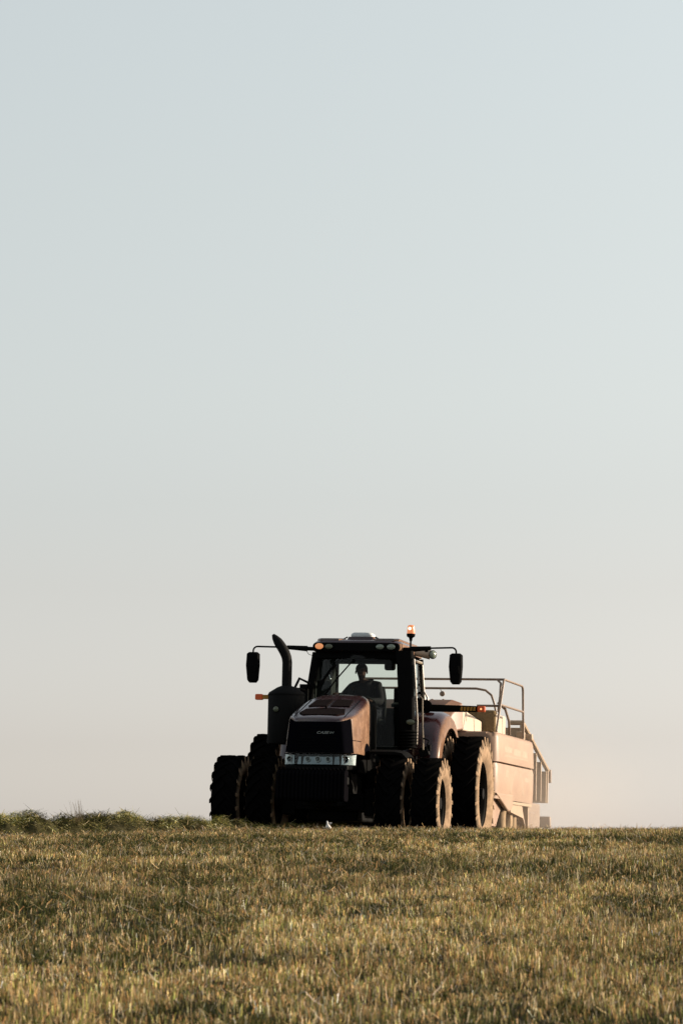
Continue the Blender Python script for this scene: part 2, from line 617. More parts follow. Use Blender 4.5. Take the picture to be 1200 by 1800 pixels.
# green regrowth
def clumps(dens_in, dens_out, y1, nb, rad):
    c = scatter(dens_in, dens_out, 13.0, y1)
    q = patch(c[:, 0], c[:, 1])
    c = c[rng.random(len(c)) < 0.25 + 0.75 * q]
    k = rng.integers(nb // 2, nb, len(c))
    r = np.repeat(rng.uniform(0.5, 1.3, len(c)) * rad, k)
    t = np.repeat(rng.uniform(0.5, 1.25, len(c)), k)
    g = np.repeat(c, k, 0) + rng.normal(0, 1, (k.sum(), 2)) * r[:, None] * np.array([1.4, 1.0])
    return g, t


p = scatter(520, 220, 13.0, 52.5)
pt = patch(p[:, 0], p[:, 1])
p = p[rng.random(len(p)) < 0.45 + 0.55 * pt]
n0 = len(p)
g, gt = clumps(16, 4, 51.5, 44, 0.040)
p = np.concatenate([p, g])
n = len(p)
tn = np.concatenate([np.ones(n0), gt])
hg = np.concatenate([0.02 + 0.04 * rng.random(n0), 0.045 + 0.05 * rng.random(n - n0)])
z = H(p[:, 0], p[:, 1])
green = [(0.032, 0.042, 0.009), (0.062, 0.066, 0.013), (0.015, 0.021, 0.007), (0.11, 0.092, 0.024), (0.024, 0.039, 0.018)]
me = blades('grass', np.stack([p[:, 0], p[:, 1], z - 0.005], 1), hg, 0.0035 + 0.0035 * rng.random(n), np.abs(rng.normal(0.3, 0.35, n)),
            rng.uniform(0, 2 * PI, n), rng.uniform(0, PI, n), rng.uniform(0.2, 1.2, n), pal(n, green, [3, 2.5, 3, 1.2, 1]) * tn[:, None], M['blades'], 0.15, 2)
tag(put('grass', me), 'green regrowth between the stubble stalks', None, None, 'stuff')
# fallen straw and taller bleached stalks
p = scatter(60, 25, 13.0, 52.5)
n = len(p)
z = H(p[:, 0], p[:, 1])
me = blades('fallen_straw', np.stack([p[:, 0], p[:, 1], z + 0.02 + 0.035 * rng.random(n)], 1), 0.04 + 0.07 * rng.random(n), 0.004 + 0.003 * rng.random(n), rng.normal(1.35, 0.25, n),
            rng.uniform(0, 2 * PI, n), rng.uniform(0, PI, n), rng.normal(0, 0.4, n), pal(n, straw[:3] + [(0.36, 0.32, 0.26)], [3, 2, 2, 2]), M['blades'], 0.8, 2)
tag(put('fallen_straw', me), 'loose straw lying on the stubble', None, None, 'stuff')
p = scatter(60, 18, 13.0, 34)
k = fbm(p[:, 0], p[:, 1], 0.7, 41, 2)
p = p[rng.random(len(p)) < np.clip((k - 0.45) * 6, 0.05, 1)]
n = len(p)
z = H(p[:, 0], p[:, 1])
me = blades('tall_stalks', np.stack([p[:, 0], p[:, 1], z], 1), 0.06 + 0.07 * rng.random(n), 0.0025 + 0.0025 * rng.random(n), np.abs(rng.normal(0.15, 0.2, n)),
            rng.uniform(0, 2 * PI, n), rng.uniform(0, PI, n), rng.uniform(0, 0.8, n), pal(n, [(0.50, 0.43, 0.30), (0.30, 0.26, 0.10), (0.38, 0.30, 0.16)], [2, 2, 2]), M['blades'], 0.4, 3)
tag(put('tall_stalks', me), 'taller bleached stalks left standing in the stubble', None, None, 'stuff')

# ------------------------------------------------------------------ windrow
WP = np.array([[-12, 44.6], [-8, 47.0], [-5.2, 48.6], [-3.4, 49.9], [-2.3, 51.3], [-1.2, 52.6], [-0.3, 54.5], [0.4, 57.0]], float)
tt = np.linspace(0, len(WP) - 1, 400)
wx, wy = np.interp(tt, range(len(WP)), WP[:, 0]), np.interp(tt, range(len(WP)), WP[:, 1])
for _ in range(40):
    wx[1:-1] = (wx[:-2] + wx[1:-1] * 2 + wx[2:]) / 4
    wy[1:-1] = (wy[:-2] + wy[1:-1] * 2 + wy[2:]) / 4
sl_ = np.concatenate([[0], np.cumsum(np.hypot(np.diff(wx), np.diff(wy)))])


CREST = [(-2500, 1430), (-400, 1428), (-120, 1425), (0, 1429), (35, 1425), (62, 1424), (82, 1436), (112, 1431), (150, 1429), (232, 1427), (262, 1434), (305, 1438), (335, 1436), (372, 1437), (400, 1441), (440, 1448), (520, 1449), (640, 1450), (3000, 1450)]
wtop = EYE + (1560 - np.interp(600 + 6000 * wx / wy, [c_[0] for c_ in CREST], [c_[1] for c_ in CREST])) / 6000 * wy - H(wx, wy)
wtop = np.clip(wtop - 0.02, 0.12, 0.6)


NB = 300
bs_, bu_ = rng.uniform(0, sl_[-1], NB), rng.normal(0, 0.30, NB)
br_, bh_ = rng.uniform(0.09, 0.26, NB), rng.uniform(0.04, 0.12, NB)


def lumps(s, u):
    s, u = np.broadcast_arrays(np.asarray(s, float), np.asarray(u, float))
    o = np.zeros(s.shape)
    for a_, c_, r_, h_ in zip(bs_, bu_, br_, bh_):
        m_ = np.abs(s - a_) < 2.2 * r_
        o[m_] = np.maximum(o[m_], h_ * np.exp(-((s[m_] - a_) ** 2 + (u[m_] - c_) ** 2) / r_ ** 2))
    return o


def wind_h(s, u):
    """height of the windrow at arc length s and offset u from its centre line"""
    top = np.interp(s, sl_, wtop) + 0.10 * (fbm(s, s * 0.0, 2.2, 61, 2) - 0.5)
    wob = 0.55 + 0.15 * vnoise(s, s * 0, 0.8, 71)
    return top * np.clip(1 - (np.abs(u) / wob) ** 2.2, 0, 1) * (0.80 + 0.25 * fbm(s, u, 3.2, 77, 2)) + (lumps(s, u) - 0.035) * (np.abs(u) < 0.62)


sg = np.linspace(0, sl_[-1], 420)
ug = np.linspace(-0.75, 0.75, 33)
cx, cy = np.interp(sg, sl_, wx), np.interp(sg, sl_, wy)
tx, ty = np.gradient(cx), np.gradient(cy)
tl = np.hypot(tx, ty)
nx_, ny_ = -ty / tl, tx / tl
SX = cx[:, None] + nx_[:, None] * ug
SY = cy[:, None] + ny_[:, None] * ug
SZ = H(SX, SY) + wind_h(sg[:, None] + 0 * ug, ug + 0 * sg[:, None]) * 0.88 - 0.015
mb = MB()
mb.add(np.stack([SX.ravel(), SY.ravel(), SZ.ravel()], 1).tolist(),
       [(i * 33 + j, i * 33 + j + 1, (i + 1) * 33 + j + 1, (i + 1) * 33 + j) for i in range(419) for j in range(32)])
wm = mat('packed_hay', (0.022, 0.023, 0.010), 0.95, 0, 0.05, (0.07, 0.06, 0.028), 0.4, 14, 0.8)
n = 78000
s_ = rng.uniform(0, sl_[-1], n)
u_ = np.where(rng.random(n) < 0.5, rng.normal(0, 0.30, n), rng.uniform(-0.66, 0.66, n))
bx_, by_ = np.interp(s_, sl_, wx), np.interp(s_, sl_, wy)
ax_, ay_ = np.interp(s_, sg, nx_), np.interp(s_, sg, ny_)
px_, py_ = bx_ + ax_ * u_, by_ + ay_ * u_
pz_ = H(px_, py_) + wind_h(s_, u_) * rng.uniform(0.85, 1.02, n) - 0.005
clump = fbm(s_, u_, 3.4, 81, 3)
hay = [(0.044, 0.049, 0.012), (0.10, 0.092, 0.024), (0.21, 0.175, 0.065), (0.018, 0.026, 0.010), (0.48, 0.39, 0.22)]
lng = rng.random(n) < 0.42
hc = pal(n, hay, [3, 3, 2.2, 2.6, 1.1]) * (0.22 + 2.8 * np.clip((clump - 0.36) / 0.30, 0, 1))[:, None]  # clump factor paints lit and shaded clumps into the hay colour
me = blades('hay_windrow', np.stack([px_, py_, pz_], 1), np.where(lng, 0.08 + 0.10 * rng.random(n), 0.03 + 0.05 * rng.random(n)), np.where(lng, 0.0085, 0.014) * rng.uniform(0.7, 1.4, n), np.where(lng, rng.normal(1.40, 0.26, n), rng.normal(1.48, 0.25, n)),
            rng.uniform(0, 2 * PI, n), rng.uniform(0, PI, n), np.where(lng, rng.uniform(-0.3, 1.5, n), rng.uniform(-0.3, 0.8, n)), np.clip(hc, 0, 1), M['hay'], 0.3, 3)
wr = tag(put('hay_windrow', me), 'mown grass windrow heaped along the crest left of the tractor', 'windrow', None, 'stuff')
mb.build('windrow_core', wm, wr)['kind'] = 'stuff'
# tall dry tuft standing out of the windrow
n = 46
tp = np.stack([rng.normal(-3.76, 0.05, n), rng.normal(49.3, 0.06, n)], 1)
me = blades('dry_tuft', np.stack([tp[:, 0], tp[:, 1], H(tp[:, 0], tp[:, 1]) + 0.1], 1), 0.28 + 0.24 * rng.random(n), np.full(n, 0.006), np.abs(rng.normal(0.14, 0.10, n)),
            rng.normal(PI, 0.7, n), rng.uniform(-0.5, 0.5, n), rng.uniform(0, 0.3, n), pal(n, [(0.13, 0.10, 0.055), (0.2, 0.16, 0.09)], [1, 1]), M['hay'], 0.2, 3)
tag(put('dry_tuft', me), 'tall dry grass tuft sticking up out of the windrow', 'grass tuft')

# ------------------------------------------------------------------ tractor
YAW = R(-102)
ROLL = R(-1.2)
T0 = Vector((-0.171, 54.0, 0.0))
T = thing('tractor', T0, (ROLL, 0, YAW), 'dark red tractor with dual wheels and front weights seen head on against the sky', 'tractor')
MT = Matrix.Translation(T0) @ Euler((ROLL, 0, YAW)).to_matrix().to_4x4()
WB = 3.05


def wheel_proto(Rad, wid, rimr, nl, dish):
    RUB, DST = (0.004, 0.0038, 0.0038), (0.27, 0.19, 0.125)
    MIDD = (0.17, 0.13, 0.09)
    h = Rad - rimr
    t = MB()
    w2 = wid / 2
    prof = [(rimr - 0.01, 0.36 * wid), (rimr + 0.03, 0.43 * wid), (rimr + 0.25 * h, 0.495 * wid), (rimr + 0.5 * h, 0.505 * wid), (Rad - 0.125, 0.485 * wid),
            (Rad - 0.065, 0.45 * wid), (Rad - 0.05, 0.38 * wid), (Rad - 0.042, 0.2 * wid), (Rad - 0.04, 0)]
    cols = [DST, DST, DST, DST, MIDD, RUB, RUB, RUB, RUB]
    prof = prof + [(r, -y) for r, y in prof[-2::-1]]
    cols = cols + cols[-2::-1]
    n = 72
    vs, cs = [], []
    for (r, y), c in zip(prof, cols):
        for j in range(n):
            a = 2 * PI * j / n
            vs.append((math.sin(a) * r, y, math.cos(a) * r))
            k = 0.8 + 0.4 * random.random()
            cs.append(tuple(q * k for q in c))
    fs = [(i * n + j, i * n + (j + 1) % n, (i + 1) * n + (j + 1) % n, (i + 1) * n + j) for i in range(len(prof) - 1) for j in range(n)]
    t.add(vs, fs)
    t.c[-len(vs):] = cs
    # lugs: bent bars from the sidewall over the shoulder to the centre line
    da = 0.30 * 0.9 / Rad
    for sgn in (1, -1):
        for k in range(nl):
            a0 = 2 * PI * (k + (0.5 if sgn < 0 else 0)) / nl
            st = [(0.475 * wid + 0.02, Rad - 0.16, Rad - 0.12, 0.0, 0.022, DST), (0.485 * wid, Rad - 0.12, Rad - 0.012, 0.02, 0.026, DST),
                  (0.47 * wid, Rad - 0.08, Rad - 0.004, 0.06, 0.028, RUB),
                  (0.32 * wid, Rad - 0.07, Rad, 0.40, 0.028, RUB), (0.15 * wid, Rad - 0.06, Rad, 0.78, 0.027, RUB), (-0.03 * wid, Rad - 0.06, Rad - 0.002, 1.05, 0.025, RUB)]
            vs, cs = [], []
            for (y, rb, rt, ph, hw, c) in st:
                a = a0 + da * ph
                for (r, s) in ((rb, -1.35), (rt, -1), (rt, 1), (rb, 1.35)):
                    aa = a + s * hw / Rad
                    vs.append((math.sin(aa) * r, sgn * y, math.cos(aa) * r))
                    cs.append(c)
            fs = []
            for i in range(len(st) - 1):
                for j in range(3):
                    q = i * 4 + j
                    fs.append((q, q + 1, q + 5, q + 4))
            fs += [(0, 1, 2, 3), tuple(len(vs) - 4 + q for q in (3, 2, 1, 0))]
            t.add(vs, fs)
            t.c[-len(vs):] = cs
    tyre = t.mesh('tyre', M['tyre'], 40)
    r_ = MB()
    b = 0.36 * wid
    r_.lathe([(rimr - 0.012, -b), (rimr + 0.012, -b - 0.012), (rimr + 0.014, -b + 0.006), (rimr - 0.03, -b + 0.03), (rimr - 0.06, -0.05), (rimr - 0.06, 0.05),
              (rimr - 0.03, b - 0.03), (rimr + 0.014, b - 0.006), (rimr + 0.012, b + 0.012), (rimr - 0.012, b)], 'y', 48, close=False)
    rim = r_.mesh('rim', M['rim'], 40)
    d_ = MB()
    d_.lathe([(rimr - 0.055, dish), (rimr * 0.75, dish - 0.03), (rimr * 0.45, dish - 0.03), (0.19, dish + 0.02), (0.19, dish + 0.12), (0.10, dish + 0.16), (0.0, dish + 0.16)], 'y', 32, close=False)
    for k in range(10):
        a = 2 * PI * k / 10
        d_.lathe([(0.018, dish - 0.01), (0.018, dish + 0.03), (0, dish + 0.032)], 'y', 6, (math.cos(a) * rimr * 0.55, 0, math.sin(a) * rimr * 0.55), close=False)
    disc = d_.mesh('wheel', M['rim'], 40)
    return disc, tyre, rim


def add_wheel(meshes, loc, spin, side=1, steer=0):
    o = put('wheel', meshes[0], T, loc=loc, rot=(0, 0, (0 if side > 0 else PI) + steer))
    for nm, me in (('tyre', meshes[1]), ('rim', meshes[2])):
        put(nm, me, o, rot=(0, spin * side, 0) if side > 0 else (0, -spin, 0))
    return o


FR, FW = 0.725, 0.44
RRad, RW = 0.96, 0.47
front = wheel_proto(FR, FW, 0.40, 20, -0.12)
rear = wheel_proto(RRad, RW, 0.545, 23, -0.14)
for sgn in (1, -1):
    # mirrored side uses its own chevron direction: the proto is turned by 180 degrees about z, so lugs point the same way after a flip of the spin
    for y, sp in ((1.595, 0.05), (1.03, 0.19)):
        add_wheel(front, (0, sgn * y, FR - 0.01), sp, 1 if sgn > 0 else -1)
    for y, sp in ((1.705, 0.11), (1.11, 0.02)):
        add_wheel(rear, (-WB, sgn * y, RRad - 0.01), sp, 1 if sgn > 0 else -1)

# chassis and axles
b = MB()
b.box((-0.4, 0, 0.95), (2.4, 0.56, 0.62))
b.box((-2.4, 0, 0.95), (2.2, 0.66, 0.66))
b.box((0.75, 0, 0.95), (0.5, 0.5, 0.5))
b.build('chassis', M['black_metal'], T, bevel=0.02)
b = MB()
b.tube([(0, -1.75, FR), (0, 1.75, FR)], 0.10, 14)
b.box((0, 0, FR), (0.34, 1.1, 0.26))
b.box((0, 0.66, FR), (0.30, 0.22, 0.42))
b.box((0, -0.66, FR), (0.30, 0.22, 0.42))
b.build('front_axle', M['black_metal'], T, bevel=0.015)
b = MB()
b.tube([(-WB, -1.9, RRad), (-WB, 1.9, RRad)], 0.09, 16)
b.lathe([(0.22, -0.9), (0.26, -0.4), (0.26, 0.4), (0.22, 0.9)], 'y', 20, (-WB, 0, RRad))
b.build('rear_axle', M['black_metal'], T)
for sgn in (1, -1):
    b = MB()
    b.tube([(-0.42, sgn * 0.3, 0.62), (-0.42, sgn * 0.95, 0.68)], 0.035, 8)
    b.tube([(-0.40, sgn * 0.3, 0.62), (-0.40, sgn * 0.5, 0.63)], 0.06, 10)
    b.build('steering_ram', M['black_metal'], T)


# hood
def ztop(x):
    return 2.01 + 0.262 * (1.06 - x) if x > -0.55 else 2.432 + 0.03 * (-0.55 - x)


def hood_sec(x, w_, zt, zb, ch=0.10, n=5, fl=0.0):
    # flat top with slight crown, rounded shoulder, side flaring out downwards by fl
    pts = []
    tw = max(w_ - ch * 1.25, 0.05)
    half = [(0, zt + 0.014), (tw * 0.5, zt + 0.011), (tw, zt)]
    for k in range(1, n + 1):
        t = R(90 * (1 - k / n))
        half.append((tw + (w_ - tw) * math.cos(t), zt - ch + ch * math.sin(t)))
    half += [(w_ + 0.004 + fl * 0.4, zt - ch - (zt - ch - zb) * 0.35), (w_ + 0.004 + fl * 0.75, zt - ch - (zt - ch - zb) * 0.7), (w_ + fl * 0.95, zb)]
    L = [(x, y, z) for y, z in half]
    Rr = [(x, -y, z) for y, z in half[:0:-1]]
    return L + Rr


HX = [-0.85, -0.60, -0.40, -0.20, 0.0, 0.50, 0.72, 0.82, 0.90, 1.00, 1.08, 1.125, 1.14]
HWD = [0.40, 0.455, 0.500, 0.532, 0.540, 0.538, 0.532, 0.518, 0.490, 0.440, 0.395, 0.365, 0.335]
HFL = [0, 0, 0, 0, 0.01, 0.035, 0.05, 0.055, 0.055, 0.055, 0.055, 0.055, 0.055]
HCH = [0.14, 0.14, 0.14, 0.13, 0.12, 0.11, 0.10, 0.09, 0.08, 0.065, 0.05, 0.04, 0.03]
b = MB()
secs = []
for x, w_, fl, ch in list(zip(HX, HWD, HFL, HCH))[::-1]:
    dz = -0.02 * max(0, (x - 1.05) / 0.09) ** 2
    secs.append(hood_sec(x, w_, ztop(x) + dz, 1.455 if x > 0.0 else 1.455 + 0.10 * min(1, -x / 0.85), ch, 5, fl))
b.loft(secs)
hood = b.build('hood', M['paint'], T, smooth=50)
b = MB()
for x, w_ in ((-0.85, 0.425), (-1.2, 0.40), (-1.62, 0.44)):
    pass
b.loft([hood_sec(x, w_, zt, zb, 0.16) for x, w_, zt, zb in ((-0.852, 0.385, 2.41, 1.2), (-1.2, 0.35, 2.41, 1.2), (-1.66, 0.36, 2.42, 1.2))])
b.build('rear_hood', M['black'], T, smooth=50)
# lower side panels behind the lights
b = MB()
b.box((0.50, 0, 1.33), (1.1, 0.86, 0.25))
b.box((-0.7, 0, 1.32), (1.1, 0.74, 0.28))
b.build('engine_side', M['black'], T, bevel=0.03)
# hood panel seams (grooves filled dark) on both sides, seam along the shoulder
for sgn in (1, -1):
    for zq, fq in ((1.82, 0.15), (1.655, 0.55)):
        b = MB()
        b.tube([(x, sgn * (float(np.interp(x, HX, HWD)) + 0.007 + fq * float(np.interp(x, HX, HFL))), zq) for x in (0.98, 0.92, 0.86, 0.80, 0.72, 0.55)], 0.0075, 6)
        b.build('panel_seam', M['grille'], hood)
    b = MB()
    b.tube([(x, sgn * 0.40, ztop(x) + 0.002) for x in (1.04, 0.6, 0.2, -0.2)], 0.005, 6)
    b.build('panel_seam', M['grille'], hood)
    b = MB()
    pts = arc((0.02, 1.40), 0.25, 0, 180, 14)
    pts = [(q[0] if True else 0, sgn * 0.545, q[2]) for q in pts]
    b.add([(p[0], sgn * 0.558, p[2]) for p in pts] + [(p[0], sgn * 0.40, p[2]) for p in pts],
          [tuple(range(len(pts)))] + [(i, i + 1, len(pts) + i + 1, len(pts) + i) for i in range(len(pts) - 1)])
    b.build('side_cutout', M['grille'], hood)


# panels lying on the sloping hood top, z from the slope
def toppanel(poly, lift, th, name, m, parent):
    bb = MB()
    n = len(poly)
    up = [(x, y, ztop(x) + 0.012 * (1 - abs(y) / 0.45) + lift) for x, y in poly]
    dn = [(x, y, z - th) for x, y, z in up]
    bb.add(up + dn, [tuple(range(n)), tuple(range(2 * n - 1, n - 1, -1))] + [(i, i + n, (i + 1) % n + n, (i + 1) % n) for i in range(n)])
    return bb.build(name, m, parent, smooth=20)


v1 = toppanel([(0.97, -0.27), (0.97, 0.27), (0.84, 0.36), (0.56, 0.31), (0.52, 0.0), (0.56, -0.31), (0.84, -0.36)], 0.020, 0.03, 'hood_vent', M['vent'], hood)
for sgn in (1, -1):
    toppanel([(0.36, sgn * 0.03), (0.34, sgn * 0.33), (-0.10, sgn * 0.30), (-0.12, sgn * 0.03)], 0.018, 0.03, 'hood_vent', M['vent'], hood)
b = MB()
b.box((0.53, 0.0, ztop(0.53) + 0.03), (0.05, 0.03, 0.035))
b.build('hood_latch', M['black'], hood, bevel=0.006)
# front face
b = MB()
f0 = [(0.806, -0.40), (0.806, 0.40)]
plan = [(x, -float(np.interp(x, HX, HWD))) for x in (0.93, 0.98, 1.04, 1.09, 1.125, 1.14)]
plan = plan + [(1.143, -0.15), (1.143, 0.15)] + [(x, -y) for x, y in plan[::-1]]
rows = []
for f in (0.0, 0.06, 0.4, 0.75, 1.0):
    row = []
    for k, (x, y) in enumerate(plan):
        zt = ztop(x) - 0.050
        fl = 0.055 * f
        sx_ = 0.012 + 0.03 * f + (-0.014 if f == 0 else 0)
        edge = 1.0 if abs(y) > 0.34 else abs(y) / 0.34
        row.append((x + sx_ * (1 if abs(y) < 0.4 else 0.6), y + math.copysign((0.012 - (0.014 if f == 0 else 0)) * edge + fl * edge, y), zt + (1.458 - zt) * f))
    rows.append(row)
b.loft(rows, closed=False)
grille = b.build('grille', M['grille'], T, smooth=35)
for k in range(9):
    b = MB()
    zz = 1.50 + k * 0.045
    b.box((1.156 + 0.03 * (1.93 - zz) / 0.47, 0, zz), (0.008, 0.62, 0.006), (0, 0.4, 0))
    b.build('grille_bar', M['black'], grille)
# badge
def text(body, size, name, m, parent, mtx, shear=0.0, sx=1.0, ext=0.004):
    cu = bpy.data.curves.new(name, 'FONT')
    cu.body = body
    cu.size = size
    cu.shear = shear
    cu.extrude = ext
    cu.offset = size * 0.012
    cu.align_x = 'CENTER'
    cu.align_y = 'CENTER'
    to = bpy.data.objects.new(name + '_tmp', cu)
    COL.objects.link(to)
    dg = bpy.context.evaluated_depsgraph_get()
    me = bpy.data.meshes.new_from_object(to.evaluated_get(dg))
    bpy.data.objects.remove(to)
    bpy.data.curves.remove(cu)
    me.transform(Matrix.Diagonal((sx, 1, 1, 1)))
    me.transform(mtx)
    me.name = name
    me.materials.clear()
    me.materials.append(m)
    return put(name, me, parent)


FRONT = Matrix(((0, 0, 1, 0), (1, 0, 0, 0), (0, 1, 0, 0), (0, 0, 0, 1)))     # text x -> +y, text y -> +z, normal -> +x
text('CASE', 0.054, 'badge', M['badge'], grille, Matrix.Translation((1.174, 0.085, 1.765)) @ Matrix.Rotation(R(3.5), 4, 'Y') @ FRONT, 0.35, 1.5)
text('IH', 0.046, 'badge', mat('dim_badge', (0.16, 0.18, 0.18), 0.4, 0.2, 0.4), grille, Matrix.Translation((1.174, 0.225, 1.765)) @ Matrix.Rotation(R(3.5), 4, 'Y') @ FRONT, 0.35, 1.5)
# headlight strip: curved housing, dividers, round lamps, lens
def strip(z0, z1, off, n=24, half=0.56):
    pts = []
    for k in range(n + 1):
        y = -half + 2 * half * k / n
        a = abs(y)
        x = 1.20 + off - 0.05 * (a / half) ** 2 - (max(0, a - 0.34) / 0.22) ** 1.3 * 0.22
        pts.append((x, y))
    return pts
b = MB()
pf, pb = strip(0, 0, 0.0), strip(0, 0, -0.10)
loop = pf + pb[::-1]
b.prism(loop, 'z', 1.262, 1.275)
b.prism(loop, 'z', 1.437, 1.45)
hl = b.build('headlight_strip', M['black'], T)
b = MB()
pr = strip(0, 0, -0.035)
b.add([(x, y, 1.276) for x, y in pr] + [(x - 0.045, y, 1.436) for x, y in pr], [(i, i + 1, len(pr) + i + 1, len(pr) + i) for i in range(len(pr) - 1)])
b.build('reflector', M['chrome'], hl)
for yl, rd in ((-0.14, 0.034), (0.02, 0.038), (0.18, 0.034), (-0.45, 0.045), (0.43, 0.055)):
    b = MB()
    xx = 1.145 - 0.05 * (yl / 0.56) ** 2 - (max(0, abs(yl) - 0.34) / 0.22) ** 1.3 * 0.22
    b.lathe([(rd, xx + 0.03), (rd * 0.85, xx + 0.028), (rd * 0.55, xx + 0.01), (rd * 0.2, xx + 0.005), (rd * 0.2, xx + 0.03), (0, xx + 0.035)], 'x', 20, (0, yl, 1.355), close=False)
    b.lathe([(rd + 0.006, xx + 0.02), (rd + 0.006, xx + 0.034), (rd, xx + 0.034)], 'x', 20, (0, yl, 1.355), close=False)
    o = b.build('headlight', M['chrome'], hl)
for yl, wd in ((-0.335, 0.03), (-0.235, 0.012), (0.265, 0.02), (0.375, 0.012)):
    b = MB()
    b.box((1.16 - 0.05 * (yl / 0.56) ** 2 - (max(0, abs(yl) - 0.34) / 0.22) ** 1.3 * 0.22, yl, 1.356), (0.05, wd, 0.158))
    b.build('lamp_divider', M['black'], hl)
b = MB()
pl = strip(0, 0, -0.006)
b.add([(x, y, 1.276) for x, y in pl] + [(x - 0.01, y, 1.436) for x, y in pl], [(i, i + 1, len(pl) + i + 1, len(pl) + i) for i in range(len(pl) - 1)])
b.build('lens', M['lens'], hl)
# front support + suitcase weights
b = MB()
b.box((1.0, 0, 0.98), (0.75, 0.62, 0.30))
b.box((1.28, 0, 1.02), (0.16, 1.06, 0.12))
b.box((1.12, 0, 1.225), (0.10, 0.98, 0.07))
wbk = b.build('weight_bracket', M['black_metal'], T, bevel=0.015)
prof = [(1.30, 1.16), (1.42, 1.185), (1.52, 1.17), (1.585, 1.12), (1.60, 0.75), (1.56, 0.70), (1.32, 0.70), (1.28, 0.75), (1.28, 0.93), (1.38, 0.95), (1.38, 1.08), (1.30, 1.10)]
b = MB()
b.prism(prof, 'y', -0.024, 0.024)
b.box((1.46, 0.0, 1.19), (0.08, 0.03, 0.03), (0, -0.3, 0))
wme = b.mesh('front_weight', M['weight'], 30)
NW = 18
for k in range(NW):
    put('front_weight', wme, wbk, bevel=0.008, loc=(0, -0.545 + 1.09 * (k + 0.5) / NW, 0))

# hitch frame and belly behind the rear axle
b = MB()
b.box((-3.75, 0, 0.72), (0.5, 1.5, 0.62))
b.box((-4.3, 0, 0.62), (0.8, 0.5, 0.36))
b.build('hitch', M['black_metal'], T, bevel=0.03)
b = MB()
b.box((-1.4, 0, 0.55), (2.6, 0.8, 0.25))
b.build('belly_plate', M['black_metal'], T, bevel=0.03)
# fuel tank, steps and left platform
b = MB()
b.loft([[(x, 0.42 + (0.62 - k) * 0 + p[0], p[1]) for p in rr(0.66, 0.62, 0.12, 3, 0.28, 0.98)] for x, k in ((-0.95, 0), (-2.0, 0))])
b.build('fuel_tank', M['black'], T, smooth=40)
b = MB()
b.box((-1.05, -0.75, 0.95), (0.8, 0.5, 0.6))
b.build('battery_box', M['black'], T, bevel=0.04)
b = MB()
for k, zq in enumerate((0.55, 0.85, 1.15)):
    b.box((-1.45, 1.02 + 0.0 * k, zq), (0.42, 0.22, 0.03))
b.tube([(-1.24, 1.10, 0.5), (-1.24, 1.10, 1.5)], 0.018, 8)
b.tube([(-1.66, 1.10, 0.5), (-1.66, 1.10, 1.5)], 0.018, 8)
b.build('cab_steps', M['black_metal'], T)
# dark cowl over the left inner wheel
for sgn in (1,):
    b = MB()
    pts = []
    for (x, z) in ((0.15, 1.52), (-0.1, 1.56), (-0.45, 1.55), (-0.75, 1.46), (-0.95, 1.30)):
        pts.append((x, z))
    b.loft([[(x, sgn * 0.62, z), (x, sgn * 1.02, z), (x, sgn * 1.14, z - 0.02), (x, sgn * 1.22, z - 0.10), (x, sgn * 1.20, z - 0.12), (x, sgn * 1.10, z - 0.05), (x, sgn * 0.62, z - 0.04)] for x, z in pts])
    b.build('front_mudguard', M['black'], T, smooth=50)

# ------------------------------------------------------------------ cab
cab = MB()
cab.box((-2.75, 0, 1.52), (1.9, 1.5, 0.22))
cab.box((-1.83, 0, 1.62), (0.06, 1.46, 0.12))
cab.box((-3.52, 0, 1.95), (0.10, 1.3, 0.75))
cab.build('cab_floor', M['interior'], T, bevel=0.02)
# pillars
PT = 3.20
b = MB()
b.tube([(-1.70, -0.83, 1.6), (-1.74, -0.82, 2.2), (-1.84, -0.70, PT)], [0.075, 0.07, 0.07], 8, sq=(1, 0.8))
b.build('front_pillar', M['black'], T)
b = MB()
b.tube([(-1.66, 0.79, 1.62), (-1.70, 0.79, 2.3), (-1.82, 0.71, PT)], [0.075, 0.07, 0.07], 8, sq=(1, 0.8))
b.build('front_pillar', M['black'], T)
for sgn in (1, -1):
    b = MB()
    b.tube([(-3.50, sgn * 0.74, 1.6), (-3.54, sgn * 0.74, 2.4), (-3.46, sgn * 0.72, PT)], 0.055, 8)
    b.build('rear_pillar', M['black'], T)
b = MB()
b.box((-1.80, 0, 3.17), (0.10, 1.4, 0.14))
b.build('header_rail', M['black'], T, bevel=0.01)
b = MB()
b.box((-3.48, 0, 3.17), (0.10, 1.4, 0.10))
b.build('header_rail', M['black'], T, bevel=0.01)
b = MB()
b.prism([(0.66, 3.17), (0.66, 3.035), (-0.20, 3.03), (-0.22, 3.065), (-0.30, 3.06), (-0.36, 3.03), (-0.60, 2.74), (-0.66, 2.72), (-0.68, 3.17)], 'x', -1.97, -1.95)
b.build('sun_visor', M['interior'], T)
b = MB()
b.prism([(-1.80, 1.66), (-3.46, 1.66), (-3.44, 3.14), (-1.95, 3.14)], 'y', -0.735, -0.715)
b.build('quarter_panel', M['interior'], T)
